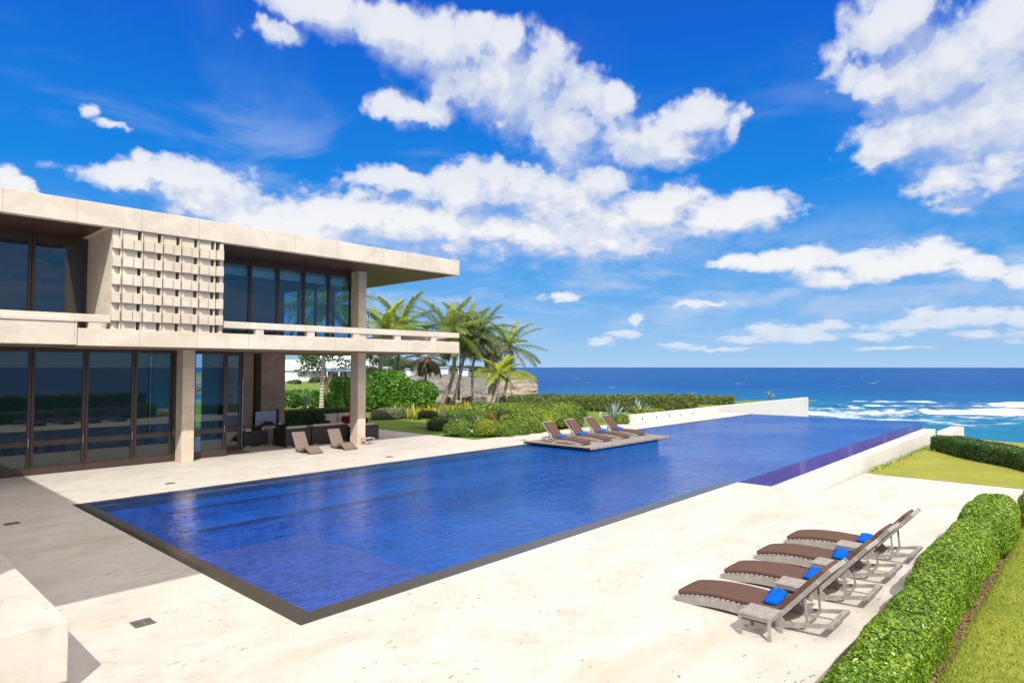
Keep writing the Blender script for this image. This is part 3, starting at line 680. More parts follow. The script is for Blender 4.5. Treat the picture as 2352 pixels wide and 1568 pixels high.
def glazed(name, x0, x1, y, z0, z1, st=.10, bot=.27, mid=None, top=.16, gm=M_GLASS, parent=villa, dep=.08):
    b = MB(); b.box(x0 + .006, x0 + st, y, y + dep, z0, z1).box(x1 - st, x1 - .006, y, y + dep, z0, z1)
    b.box(x0 + st, x1 - st, y + .002, y + dep - .002, z0, z0 + bot).box(x0 + st, x1 - st, y + .002, y + dep - .002, z1 - top, z1)
    if mid: b.box(x0 + st, x1 - st, y + .002, y + dep - .002, mid[0], mid[1])
    f = b.build(name, M_FRAME, parent, bevel=.008)
    g = MB(); yy = y + dep / 2
    rngs = [(z0 + bot, z1 - top)] if not mid else [(z0 + bot, mid[0]), (mid[1], z1 - top)]
    for zz0, zz1 in rngs: g.add([(x0 + st, yy, zz0), (x1 - st, yy, zz0), (x1 - st, yy, zz1), (x0 + st, yy, zz1)], [(0, 1, 2, 3)])
    g.build('pane', gm, f); return f
for x0, x1 in ((.4, 2.02), (2.02, 3.64), (3.64, 5.25), (5.25, 6.87), (6.87, 8.48), (8.48, 9.975), (10.455, 11.97)):
    f = glazed('glass_door', x0, x1, 27.5, .012, 4.42, mid=(.99, 1.18))
    h = MB(); h.box(x1 - .07, x1 - .045, 27.455, 27.495, 1.0, 1.28); h.build('handle', M_STEEL, f)
glazed('glass_door', 12.02, 13.34, 29.05, .012, 4.40, mid=(.90, 1.05), bot=.2)
part(M_BLACKSTEEL, villa, 'door_post', (13.345, 13.40, 29.03, 29.15, 0, 4.40))
part(M_STEEL, villa, 'door_bolt', (13.36, 13.38, 28.99, 29.03, .1, 3.2))
part(M_FRAME, villa, 'door_jamb', (11.975, 12.03, 27.5, 29.04, 0, 4.40))
# rooms behind the glass
part(M_INFLOOR, villa, 'room_floor', (-13.5, 13.3, 27.585, 34.4, .004, .012))
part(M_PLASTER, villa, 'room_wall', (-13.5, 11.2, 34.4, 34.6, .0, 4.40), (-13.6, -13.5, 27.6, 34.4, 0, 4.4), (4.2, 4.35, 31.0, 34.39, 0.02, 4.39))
for x0, x1 in ((11.2, 12.25), (12.25, 13.3)): glazed('back_window', x0, x1, 34.42, .02, 4.40, mid=(.99, 1.12), gm=M_GLASSUP)
part(M_CORAL, villa, 'stone_pier', (13.42, 15.30, 32.0, 33.0, 0, 4.42))
part(M_CORAL, villa, 'stone_pier', (15.72, 17.02, 32.0, 33.4, 0, 4.42))
part(M_SOFFIT, villa, 'recess_panel', (15.30, 15.72, 32.7, 32.8, 0, 4.42))
# upper rooms
up_x = (10.56, 11.68, 12.95, 14.24, 15.51, 16.82, 18.045)
for i in range(6): glazed('tall_window', up_x[i], up_x[i + 1], 27.5, 5.004, 8.39, st=.075, bot=.12, top=.27, gm=M_GLASSUP, dep=.10)
for x0, x1 in ((-.2, 1.6), (1.6, 3.4), (3.4, 5.18), (5.18, 6.85)): glazed('tall_window', x0, x1, 27.6, 5.004, 8.39, st=.10, bot=.12, top=.28, gm=M_GLASSUP, dep=.10)
for i in range(6): part(M_BLIND, villa, 'roller_blind', (up_x[i] + .05, up_x[i + 1] - .05, 27.80, 27.82, 7.70, 8.38))
part(M_INFLOOR, villa, 'room_floor', (-13.5, 18.0, 27.61, 34.4, 5.004, 5.016))
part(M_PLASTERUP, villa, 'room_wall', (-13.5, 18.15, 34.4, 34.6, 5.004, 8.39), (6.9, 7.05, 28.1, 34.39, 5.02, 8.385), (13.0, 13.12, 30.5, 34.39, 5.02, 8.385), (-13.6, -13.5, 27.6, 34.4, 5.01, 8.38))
M_SHEER = leaf('sheer_curtain', [(0, (.30, .52, .60)), (1, (.30, .52, .60))], .9, .55, .1)
def curtain(x0, x1, y, z0, z1):
    m = MB(); n = 60; v = []
    for i in range(n + 1):
        x = x0 + (x1 - x0) * i / n; yy = y + .05 * math.sin(i * 1.9); v += [(x, yy, z0), (x, yy, z1)]
    m.add(v, [(2 * i, 2 * i + 2, 2 * i + 3, 2 * i + 1) for i in range(n)]); m.build('curtain', M_SHEER, villa, smooth=True)
curtain(11.25, 12.2, 34.2, .03, 4.35); curtain(12.3, 13.25, 34.2, .03, 4.35); curtain(10.7, 12.3, 28.6, 5.02, 7.7); curtain(10.6, 11.0, 28.2, .03, 4.3); curtain(11.25, 11.95, 28.2, .03, 4.3)
def end_glazed(x, y0, y1, z0, z1):
    b = MB(); st = .1
    b.box(x, x + .08, y0, y0 + st, z0, z1).box(x, x + .08, y1 - st, y1, z0, z1).box(x + .002, x + .078, y0 + st, y1 - st, z0, z0 + .12).box(x + .002, x + .078, y0 + st, y1 - st, z1 - .5, z1)
    f = b.build('tall_window', M_FRAME, villa); g = MB(); g.add([(x + .04, y0 + st, z0 + .12), (x + .04, y1 - st, z0 + .12), (x + .04, y1 - st, z1 - .5), (x + .04, y0 + st, z1 - .5)], [(0, 1, 2, 3)]); g.build('pane', M_GLASSUP, f)
for y0, y1 in ((27.62, 29.2), (29.2, 30.9), (30.9, 32.6), (32.6, 34.38)): end_glazed(18.05, y0, y1, 5.006, 8.388)
part(M_WHITE, villa, 'wardrobe', (10.75, 11.6, 33.7, 34.38, 5.02, 7.3))
# things standing in the ground floor room
tb = thing('dining_table', 'long dark dining table inside the glazed ground floor room', 'table', (5.5, 31.2, .012))
part(M_FRAME, tb, 'tabletop', (-1.7, 1.7, -.55, .55, .72, .76))
for sx in (-1.5, 1.5): part(M_FRAME, tb, 'leg', (sx - .06, sx + .06, -.4, .4, 0, .72))
chair = thing('dining_chair', 'dark dining chair behind the glass doors, at the long table', 'chair', (4.4, 30.4, .012), group='chairs at the indoor dining table')
part(M_BLACKC, chair, 'seat', (-.22, .22, -.22, .22, .42, .47)); part(M_BLACKC, chair, 'backrest', (-.22, .22, -.22, -.18, .472, .95))
for sx in (-.19, .17):
    for sy in (-.2, .18): part(M_FRAME, chair, 'leg', (sx, sx + .03, sy, sy + .03, 0, .418))
for x in (5.1, 5.8, 6.5): dup(chair, (x, 30.4, .012), 0, chair['label'])

# raised stone block and drain gratings in the deck
bl = thing('stone_block', 'big cream travertine bench block on a recessed foot at the deck corner', 'bench', (0, 0, 0))
b = MB(); b.box(-2.5, 2.11, 8.88, 15.5, .16, .85); b.build('seat', M_DECK, bl, bevel=.012)
part(M_DECK, bl, 'plinth', (-2.3, 1.8, 9.2, 15.3, 0.001, .158))
def grate(cx, cy, lx, ly, label):
    g = thing('drain_grate', label, 'drain', (cx, cy, .001), group='metal drain gratings in the deck')
    part(M_GRATEDK, g, 'slot', (-lx / 2, lx / 2, -ly / 2, ly / 2, 0, .003))
    m = MB(); n = int(lx / .03)
    for k in range(n): m.box(-lx / 2 + lx * k / n, -lx / 2 + lx * (k + .55) / n, -ly / 2, ly / 2, .0035, .008)
    m.box(-lx / 2, lx / 2, -ly / 2, -ly / 2 + .015, .0085, .012).box(-lx / 2, lx / 2, ly / 2 - .015, ly / 2, .0085, .012).box(-.008, .008, -ly / 2 + .016, ly / 2 - .016, .0085, .012)
    m.build('bars', M_GRATE, g)
grate(3.43, 10.54, .28, .28, 'small square metal drain grate in the sunlit deck near the stone block')
grate(3.40, 19.44, .30, .21, 'small metal drain grate in the shaded deck at the left edge')
grate(8.0, 22.37, .28, .2, 'small metal drain grate in the deck between the glass doors and the pool')
p = gp(*((900 + 2195 / 3.92) * K, (1500 + 828 / 3.92) * K)); grate(p[0], p[1], .34, .24, 'small dark drain grate in the deck in front of the two brown chaises')
p = gp((1500 + 1820 / 3.92) * K, (1380 + 1050 / 3.92) * K); grate(p[0], p[1], .3, .22, 'small drain grate in the deck left of the timber platform')

# ------------------------------------------------------------------ loungers, towels, side tables
NL = 26
def seat_z(y):     # top of the slats, from the foot (y=0) to the hinge (y=1.66)
    return float(np.interp(y, [0, .15, .35, .6, .9, 1.2, 1.45, 1.7], [.062, .098, .138, .170, .182, .176, .170, .172]))
def make_lounger(label, group):
    r = thing('sun_lounger', label, 'sun lounger', (0, 0, 0), 0, group); HW = .37
    for sx in (-1, 1):                   # curved side rail
        prof = [(-.02, .055)] + [(y, seat_z(y) - .005) for y in np.linspace(.0, 1.68, 14)] + [(1.74, .12), (1.74, .0), (1.56, .0)] + [(y, max(.0, seat_z(y) - .13 - .0 * y)) for y in np.linspace(1.45, .25, 10)] + [(.12, .0), (.03, .02)]
        m = MB(); m.prism(prof, sx * HW - .017, sx * HW + .017); m.build('side_rail', M_TEAK, r)
    m = MB()
    for y in np.linspace(.03, 1.62, 20): m.box(-HW - .012, HW + .012, y, y + .05, seat_z(y + .025) - .003, seat_z(y + .025) + .015)
    m.build('slats', M_TEAK, r)
    hy, hz = 1.66, .17; ang = R(48); L = .98; c, s = math.cos(ang), math.sin(ang)
    B = lambda t, n: (hy + t * c - n * s, hz + t * s + n * c)     # along the back / out of its face (towards the feet)
    m = MB()
    for sx in (-1, 1):
        prof = [B(-.03, -.035), B(L + .06, -.035), B(L + .06, .03), B(-.03, .03)]; m.prism(prof, sx * HW - .05, sx * HW - .018)
    m.prism([B(L + .0, -.034), B(L + .058, -.034), B(L + .058, .029), B(L, .029)], -HW + .051, HW - .051)
    for t in np.linspace(.05, L - .06, 12): m.prism([B(t, .005), B(t + .05, .005), B(t + .05, .022), B(t, .022)], -HW + .051, HW - .051)
    m.build('back_frame', M_TEAK, r)
    m = MB()                              # rear handle of the base
    for sx in (-1, 1): m.bar((sx * HW, 1.70, .06), (sx * HW, 2.36, .20), .035, .055)
    m.bar((-HW - .02, 2.36, .20), (HW + .02, 2.36, .20), .07, .05); m.build('rear_handle', M_TEAK, r)
    m = MB()
    for sx in (-1, 1):
        y1, z1 = B(.46, -.035); m.bar((sx * (HW - .09), y1, z1), (sx * (HW - .09), 2.02, .13), .022, .03)
        m.bar((sx * (HW - .09), 2.02, .13), (sx * (HW - .06), 1.80, .055), .022, .03)
    m.bar((-HW + .09, 2.02, .13), (HW - .09, 2.02, .13), .025, .025); m.build('back_prop', M_TEAK, r)
    # cushion: one bent mattress
    path = [(y, seat_z(y) + .017) for y in np.linspace(.05, 1.50, 16)] + [(1.58, seat_z(1.58) + .022)] + [B(t, .024) for t in np.linspace(.06, L - .02, 10)]
    path = np.array(path); T = np.gradient(path, axis=0); T /= np.linalg.norm(T, axis=1)[:, None]; Nn = np.c_[-T[:, 1], T[:, 0]]
    th = .072; hw = .345; sec = [(-hw, .010), (-hw + .012, .0), (0, .0), (hw - .012, 0), (hw, .010), (hw, th - .022), (hw - .022, th), (0, th + .006), (-hw + .022, th), (-hw, th - .022)]
    v = []
    n = len(path)
    for i in range(n):
        e = 1.0 if 0 < i < n - 1 else .80
        for x, q in sec: pt = path[i] + Nn[i] * (q * e + (1 - e) * th * .4); v.append((x * (1 if e == 1 else .985), pt[0], pt[1]))
    ns = len(sec); f = [(i * ns + k, i * ns + (k + 1) % ns, (i + 1) * ns + (k + 1) % ns, (i + 1) * ns + k) for i in range(n - 1) for k in range(ns)]
    f += [tuple(range(ns - 1, -1, -1)), tuple((n - 1) * ns + k for k in range(ns))]
    m = MB(); m.add(v, [q[::-1] for q in f]); m.build('cushion', M_CUSHION, r, smooth=False, bevel=.008)
    return r
def make_towel(label, group):
    m = MB(); L = .60; n = 12; seg = 14; v = []
    for i in range(n + 1):
        x = -L / 2 + L * i / n
        for k in range(seg):
            a = 2 * math.pi * k / seg; rr = 1 + .10 * math.sin(3 * a + i * .35) + .05 * math.sin(i * 1.1 + k)
            if i in (0, n): rr *= .72
            v.append((x, .115 * math.cos(a) * rr, (.05 + .05 * math.sin(a) * rr)))
    f = [(i * seg + k, i * seg + (k + 1) % seg, (i + 1) * seg + (k + 1) % seg, (i + 1) * seg + k) for i in range(n) for k in range(seg)] + [tuple(range(seg - 1, -1, -1)), tuple(n * seg + k for k in range(seg))]
    m.add(v, f); m.add([(-L / 2 + .05, -.09, .072), (L / 2 - .09, -.09, .074), (L / 2 - .10, .02, .107), (-L / 2 + .06, .02, .106), (-L / 2 + .05, -.128, .02), (L / 2 - .09, -.128, .02)], [(0, 1, 2, 3), (4, 5, 1, 0)])
    o = m.build('rolled_towel', M_TOWEL, None, smooth=True); tag(o, label, 'towel', group); return o
def make_table(label, group):
    r = thing('side_table', label, 'side table', (0, 0, 0), 0, group); h = .225; m = MB()
    for k in range(6): m.box(-h + k * .0752, -h + k * .0752 + .072, -h, h, .285, .31)
    m.build('tabletop', M_TEAK, r)
    m = MB(); m.box(-h + .045, h - .045, -h + .01, -h + .03, .245, .284).box(-h + .045, h - .045, h - .03, h - .01, .245, .284).box(-h + .01, -h + .03, -h + .045, h - .045, .245, .284).box(h - .03, h - .01, -h + .045, h - .045, .245, .284); m.build('apron', M_TEAK, r)
    for sx in (-1, 1):
        for sy in (-1, 1): part(M_TEAK, r, 'leg', (sx * (h - .02) - .02, sx * (h - .02) + .02, sy * (h - .02) - .02, sy * (h - .02) + .02, 0, .284))
    return r
GD = 'sun loungers on the deck by the hedge'; GP = 'sun loungers on the timber platform'
LB = ['brown cushioned teak lounger nearest the camera, on the white deck by the hedge', 'brown lounger next behind the nearest one on the white deck', 'third brown lounger back on the white deck, one from the far end', 'farthest brown lounger of the row on the white deck by the hedge']
LPn = ['brown lounger nearest the platform corner, no table on its near side', 'second brown lounger on the timber platform, behind a small table', 'third brown lounger on the timber platform, between two small tables', 'brown lounger at the far end of the timber platform']
lx = [9.96, 11.50, 13.03, 14.56]
L0 = None; T0 = None; W0 = None
spots = [(lx[0], 5.30, 0, R(180.0)), (lx[1], 5.24, 0, R(180.5)), (lx[2], 5.27, 0, R(179.5)), (lx[3], 5.25, 0, R(180.3))]
spots += [(24.35, 17.85, .152, R(1)), (26.15, 17.95, .152, R(-1)), (27.9, 18.0, .152, R(.5)), (29.62, 18.15, .152, R(-.5))]
TW = ['blue rolled towel on the lounger nearest the camera', 'blue towel on the second lounger of the deck row, mostly hidden by a backrest', 'blue rolled towel on the third lounger of the deck row', 'blue rolled towel on the farthest lounger of the deck row',
      'blue rolled towel on the platform lounger nearest the corner', 'blue rolled towel on the second platform lounger', 'blue rolled towel on the third platform lounger', 'blue rolled towel on the farthest platform lounger']
for i, (x, y, z, rz) in enumerate(spots):
    lab = (LB + LPn)[i]; grp = GD if i < 4 else GP
    if L0 is None: L0 = make_lounger(lab, grp); o = L0; o.location = (x, y, z); o.rotation_euler.z = rz
    else: o = dup(L0, (x, y, z), rz, lab, grp)
    s = -1 if i < 4 else 1; tz = z + seat_z(1.5) + .094
    if W0 is None: W0 = make_towel(TW[0], 'blue towels on the loungers'); q = W0
    else: q = W0.copy(); C.objects.link(q); q['label'] = TW[i]
    dy = 1.47; q.location = (x + s * math.cos(0) * (.0 if i < 4 else -.02), y + s * dy, tz - .012); q.rotation_euler = (0, 0, rz + R([10, 6, 12, 5, 6, -4, 8, 3][i]))
TB = ['weathered teak side table in front, beside the nearest deck lounger', 'teak side table between the first and second deck loungers', 'teak side table between the second and third deck loungers', 'teak side table between the third and last deck loungers',
      'small teak table between the first and second platform loungers', 'small teak table between the second and third platform loungers', 'small teak table between the third and last platform loungers']
for i, (x, y, z) in enumerate([(9.22, 3.76, 0), (10.80, 3.86, 0), (12.31, 3.80, 0), (13.84, 3.86, 0), (25.25, 19.75, .152), (27.03, 19.9, .152), (28.76, 20.05, .152)]):
    if T0 is None: T0 = make_table(TB[0], 'teak side tables'); T0.location = (x, y, z)
    else: dup(T0, (x, y, z), R([0, 2, -1, 1, 1, -2, 1][i]), TB[i])
# timber platform floating over the pool corner
rf_ = thing('timber_platform', 'weathered grey timber sunbathing platform at the pool edge', 'platform', (23.5, 17.05, 0))
b = MB(); b.box(0, 7.0, 0, 3.95, .06, .15); b.build('planking', M_PLANK, rf_, bevel=.006)
part(M_POOLTILE, rf_, 'plinth', (.45, 6.6, .45, 3.8, -1.44, .058))

# brown foam chaises
def make_chaise(label):
    r = thing('foam_chaise', label, 'lounge chair', (0, 0, 0), 0, 'brown foam chaises by the lounge')
    key = [(0, .07), (.12, .10), (.30, .22), (.46, .30), (.60, .28), (.78, .17), (.95, .10), (1.10, .11), (1.22, .22), (1.34, .42), (1.46, .62), (1.56, .78), (1.60, .83)]
    key = np.array(key); t = np.linspace(0, len(key) - 1, 40); path = np.c_[np.interp(t, range(len(key)), key[:, 0]), np.interp(t, range(len(key)), key[:, 1])]
    for _ in range(3): path[1:-1] = (path[:-2] + 2 * path[1:-1] + path[2:]) / 4
    T = np.gradient(path, axis=0); T /= np.linalg.norm(T, axis=1)[:, None]; Nn = np.c_[-T[:, 1], T[:, 0]]; th = .10; hw = .31; v = []
    sec = [(-hw, -th + .02), (-hw + .02, -th), (hw - .02, -th), (hw, -th + .02), (hw, -.02), (hw - .02, 0), (-hw + .02, 0), (-hw, -.02)]; ns = len(sec); n = len(path)
    for i in range(n):
        for x, q in sec:
            pt = path[i] + Nn[i] * q * (1 if 0 < i < n - 1 else .85); v.append((x, pt[0], max(.004, pt[1] + .02)))
    f = [(i * ns + k, (i + 1) * ns + k, (i + 1) * ns + (k + 1) % ns, i * ns + (k + 1) % ns) for i in range(n - 1) for k in range(ns)] + [tuple(range(ns)), tuple((n - 1) * ns + k for k in range(ns - 1, -1, -1))]
    m = MB(); m.add(v, f); m.build('body', M_FOAM, r, smooth=True, bevel=.012)
    part(M_FOAM, r, 'foot', (-.26, .26, .86, 1.06, 0, .02)); return r
ch = make_chaise('brown moulded foam chaise on the left, in front of the dark wicker sofa'); ch.location = (14.92, 25.2, 0)
dup(ch, (16.70, 25.28, 0), R(-2), 'brown moulded foam chaise on the right, next to the stone column')

# ------------------------------------------------------------------ covered lounge
def sofa(name, label, x0, x1, y0, y1, h, cat='sofa', group=None, cushions=True, ht=.10):
    t = thing(name, label, cat, (x0, y0, 0), 0, group)
    w, dpt = x1 - x0, y1 - y0
    b = MB(); b.box(0, w, 0, .12, .05, h).box(0, .12, .122, dpt, .05, h - .02).box(w - .12, w, .122, dpt, .05, h - .02).box(.122, w - .122, .122, dpt, .05, .34); b.build('body', M_WICKER, t, bevel=.015)
    for fx_ in (.1, w - .35):
        part(M_STEEL, t, 'foot', (fx_, fx_ + .25, .02, .10, 0, .048))
    if cushions:
        part(M_CREAM, t, 'seat_cushion', (.14, w - .14, .14, dpt - .01, .345, .46), bevel=.03); part(M_CREAM, t, 'back_cushion', (.14, w - .14, .13, .34, .465, h + ht), bevel=.05)
    return t
sofa('wicker_armchair', 'square dark wicker armchair at the left end of the covered lounge', 13.80, 15.0, 29.76, 30.75, .72, 'armchair')
sofa('wicker_sofa', 'dark wicker sofa with its back to the pool, left of the seam between two sofas', 15.12, 16.42, 28.3, 29.5, .84)
sofa('wicker_sofa', 'long dark wicker sofa with its back to the pool, behind the right chaise', 16.45, 18.45, 28.26, 29.3, .86)
sofa('wicker_sofa', 'dark wicker sofa end showing to the right of the stone column', 18.48, 20.1, 27.98, 29.2, .76)
t = thing('wicker_sofa', 'dark wicker sofa facing the pool, red pillow on it, before the shaded hedge', 'sofa', (19.35, 31.6, 0))
b = MB(); b.box(0, 2.6, .8, .95, .05, 1.05).box(0, .15, 0, .798, .05, .8).box(2.45, 2.6, 0, .798, .05, .8).box(.152, 2.448, .0, .798, .05, .36); b.build('body', M_WICKER, t, bevel=.015)
part(M_CREAM, t, 'seat_cushion', (.17, 2.43, .01, .78, .365, .52), bevel=.03)
for x in (.2, .98, 1.76): part(M_CREAM, t, 'back_cushion', (x, x + .72, .56, .79, .525, 1.12), bevel=.05)
b = MB(); b.box(20.55, 21.0, 32.02, 32.12, .53, .95); tag(b.build('throw_pillow', M_RED, bevel=.04), 'dark red square pillow leaning on the sofa that faces the pool', 'pillow')
b = MB(); b.box(14.15, 14.6, 29.6, 29.75, .72, .92); b.build('x', M_BLACKC); bpy.data.objects.remove(bpy.data.objects['x'])
t = thing('daybed', 'low cream topped daybed between the sofas under the villa', 'daybed', (16.0, 30.0, 0))
part(M_WICKER, t, 'body', (0, 2.2, 0, 1.0, .05, .5), bevel=.015); part(M_CREAM, t, 'cushion', (.02, 2.18, .02, .98, .502, .70), bevel=.04)
t = thing('stone_counter', 'grey topped stone counter below the barbecue in the covered lounge', 'counter', (13.5, 30.95, 0))
part(M_CORAL, t, 'base', (.05, 2.9, .05, .95, 0, .70)); part(M_DECK, t, 'counter_top', (0, 3.0, 0, 1.0, .702, .76), bevel=.008)
t = thing('barbecue_grill', 'steel barbecue with a ribbed hood in front of the stone piers', 'grill', (15.3, 31.4, .762))
m = MB()
for k in range(12): m.box(0, 1.12, .30 + .012 * (k % 2), .36, .0 + k * .06, .0 + k * .06 + .055)
m.build('ribbed_hood', M_GREYMETAL, t); part(M_BLACKSTEEL, t, 'frame', (1.125, 1.22, .24, .38, -.04, .80))
m = MB(); m.box(.25, .9, -.05, .22, .0, .10).box(.4, .78, -.02, .2, .102, .22); m.build('burner_box', M_BLACKSTEEL, t, bevel=.03)
m = MB()
for k in range(7): m.bar((rng.uniform(0, .5), rng.uniform(0, .25), .05 + .05 * (k // 3)), (rng.uniform(.3, .9), rng.uniform(0, .25), .06 + .05 * (k // 3)), .09, .08)
o = m.build('firewood_pile', M_SOFFIT, origin=(0, 0, 0)); o.location = (13.75, 31.2, .762); tag(o, 'heap of dark firewood on the counter left of the barbecue', 'firewood')
b = MB(); b.box(0, .12, 0, .12, 0, .12); o = b.build('white_jar', M_WHITE, bevel=.02); o.location = (16.3, 31.2, .762); tag(o, 'small white jar at the right end of the grey counter', 'jar')
for x, y, lb in ((14.25, 29.80, 'black scatter cushion on the left wicker armchair'), (15.2, 29.2, 'black scatter cushion on the corner of the wicker sofa')):
    b = MB(); b.box(0, .52, 0, .16, 0, .30); o = b.build('scatter_cushion', M_BLACKC, bevel=.05); o.location = (x, y + .0, .66 if x < 15 else .72); o.rotation_euler = (R(-18), 0, R(4)); tag(o, lb, 'cushion')
t = thing('stool', 'small pale timber stool at the foot of the stone column', 'stool', (18.4, 26.52, 0))
part(M_STOOL, t, 'seat', (-.26, .26, -.2, .2, .29, .325), bevel=.006)
for sx in (-1, 1):
    for sy in (-1, 1): part(M_STOOL, t, 'leg', (sx * .235 - .02, sx * .235 + .02, sy * .175 - .02, sy * .175 + .02, 0, .288))

# ------------------------------------------------------------------ planting
def rnd_unit(n):
    v = rng.normal(size=(n, 3)); return v / np.linalg.norm(v, axis=1)[:, None]
def leaf_quads(P, Nrm, size, aspect=1.7, jitter=.75, tone=None, mb=None):
    n = len(P); nn = Nrm + rnd_unit(n) * jitter; nn /= np.linalg.norm(nn, axis=1)[:, None]
    t = np.cross(nn, rnd_unit(n)); t /= np.linalg.norm(t, axis=1)[:, None] + 1e-9; q = np.cross(nn, t)
    s = size * rng.uniform(.6, 1.25, n)[:, None]
    tip = t * s * aspect * .5; sd = q * s * .42; dro = nn * s * .10
    quad = np.stack([P - tip, P + sd + dro, P + tip, P - sd + dro], 1)
    mb.quads(quad, tone if tone is not None else rng.uniform(0, 1, n))
def rbox_proj(p, half, r):
    inner = np.maximum(half - r, 1e-3); c = np.clip(p, -inner, inner); dlt = p - c; ln = np.linalg.norm(dlt, axis=1)[:, None] + 1e-9
    return c + dlt / ln * r, dlt / ln
def box_surface(n, half):
    hx, hy, hz = half; A = np.array([hy * hz, hy * hz, hx * hz, hx * hz, hx * hy]); k = rng.choice(5, n, p=A / A.sum())
    p = rng.uniform(-1, 1, (n, 3)) * half
    for i, (ax, sg) in enumerate(((0, -1), (0, 1), (1, -1), (1, 1), (2, 1))): m = k == i; p[m, ax] = sg * half[ax]
    return p
def hedge_mesh(mb, center, half, r, rot, density, size, wob=.05, jitter=.75, tone_bias=0.0, seed=1):
    half = np.array(half, float); hz = half.copy(); A = 4 * (half[1] * half[2] * 2 + half[0] * half[2] * 2 + half[0] * half[1]); n = int(A * density)
    c, s = math.cos(rot), math.sin(rot); M = np.array([[c, -s, 0], [s, c, 0], [0, 0, 1]]); center = np.array(center, float)
    def place(p, inset):
        q, nr = rbox_proj(p, half, r); w = lowfreq(q, 1.6 / max(.5, half[2]), seed) * wob - inset; return (M @ (q + nr * w[:, None]).T).T + center, (M @ nr.T).T
    # core
    g = []; F = []
    for ax, sg in ((0, -1), (0, 1), (1, -1), (1, 1), (2, 1)):
        o = [i for i in range(3) if i != ax]; nu = max(3, int(half[o[0]] * 2 / .25)); nv = max(3, int(half[o[1]] * 2 / .25)); nu, nv = min(nu, 60), min(nv, 30)
        U, V = np.meshgrid(np.linspace(-1, 1, nu + 1), np.linspace(-1, 1, nv + 1), indexing='ij'); p = np.zeros((U.size, 3)); p[:, o[0]] = U.ravel() * half[o[0]]; p[:, o[1]] = V.ravel() * half[o[1]]; p[:, ax] = sg * half[ax]
        v, _ = place(p, size * .7); mb.add(v, [(i * (nv + 1) + j, (i + 1) * (nv + 1) + j, (i + 1) * (nv + 1) + j + 1, i * (nv + 1) + j + 1) for i in range(nu) for j in range(nv)], .15)
    p = box_surface(n, half); P, Nr = place(p, 0); P += Nr * rng.uniform(-size * .8, size * .35, n)[:, None]
    keep = P[:, 2] > center[2] - half[2] + .0; P, Nr = P[keep], Nr[keep]
    tone = np.clip(rng.beta(2.2, 2.2, len(P)) + lowfreq(P, .9, seed + 3) * .26 + tone_bias, 0, .955); tone = np.where(rng.random(len(P)) < .012, 1.0, tone)
    leaf_quads(P, Nr, size, 1.6, jitter, tone, mb)
def hedge(name, label, cat, m, blobs, density, size, group=None, wob=.05, jitter=.75, bias=0.0):
    mb = MB()
    for i, (c, h, r, rot) in enumerate(blobs): hedge_mesh(mb, c, h, r, rot, density, size, wob, jitter, bias, seed=i + len(name))
    o = mb.build(name, m, origin=(blobs[0][0][0], blobs[0][0][1], 0)); return tag(o, label, cat, group)
# near box hedge along the deck, in runs so the wavering top shows
hedge('box_hedge', 'long clipped green hedge between the white deck and the near lawn', 'hedge', L_HEDGE,
      [((8.4, 1.96, .345), (4.6, .32, .36), .2, R(1.3)), ((14.2, 2.05, .38), (2.4, .365, .40), .25, R(-.2)), ((16.85, 1.99, .46), (1.0, .44, .50), .38, R(0))], 3200, .037, wob=.055)
hedge('box_hedge', 'rounded clipped bush cut off by the right edge, beyond the near hedge', 'hedge', L_HEDGE, [((20.2, 1.10, .42), (.85, .66, .45), .4, 0)], 1300, .05)
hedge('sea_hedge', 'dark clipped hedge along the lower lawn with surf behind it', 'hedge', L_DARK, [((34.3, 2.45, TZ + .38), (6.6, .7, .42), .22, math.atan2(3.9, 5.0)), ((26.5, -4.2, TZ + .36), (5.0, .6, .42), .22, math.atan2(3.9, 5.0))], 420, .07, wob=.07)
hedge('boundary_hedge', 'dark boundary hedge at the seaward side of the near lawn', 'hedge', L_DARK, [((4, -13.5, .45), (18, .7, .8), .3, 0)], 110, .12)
# low grass fringe at the foot of the basin wall
mb = MB(); n = 500; P = np.c_[rng.uniform(29.3, 45, n), 7.42 - rng.exponential(.12, n), np.full(n, TZ + .02)]
leaf_quads(P + np.c_[np.zeros((n, 2)), rng.uniform(0, .14, n)], np.tile([0, -1.0, .4], (n, 1)), .075, 2.2, .8, rng.uniform(.2, .9, n), mb)
tag(mb.build('wall_foot_weeds', L_STRAP), 'fringe of low weeds growing along the foot of the white basin wall', 'weeds', kind='stuff')
# short grass blades of the near lawn
mb = MB(); n = 52000; gx = 8.2 + 12.2 * rng.random(n) ** 1.25; gy = 1.66 - rng.random(n) ** 1.3 * 3.2
base = np.c_[gx, gy, np.full(n, -.032)]; lean = rng.normal(0, .016, (n, 2)); hgt = rng.uniform(.022, .05, n); a = rng.uniform(0, 6.28, n); wv = np.c_[np.cos(a), np.sin(a), np.zeros(n)] * .0045
tip = base + np.c_[lean, hgt]; quad = np.stack([base - wv, base + wv, tip + wv * .3, tip - wv * .3], 1); mb.quads(quad, np.clip(rng.beta(2, 2, n) + lowfreq(base, 2.2, 5) * .2, 0, 1))
tag(mb.build('grass_blades', L_GRASSBLADE), 'short mown grass of the near lawn beside the hedge', 'grass', kind='stuff')
# crumbs of bark and leaf litter on the strip of soil
mb = MB(); n = 2600; P = np.c_[rng.uniform(5, 18.5, n), rng.uniform(1.58, 1.95, n), rng.uniform(-.055, -.03, n)]
leaf_quads(P, np.tile([0, 0, 1.0], (n, 1)), .035, 1.8, .6, rng.uniform(0, 1, n), mb); tag(mb.build('leaf_litter', L_DRY), 'dry leaf litter on the soil strip beside the near hedge', 'leaf litter', kind='stuff')

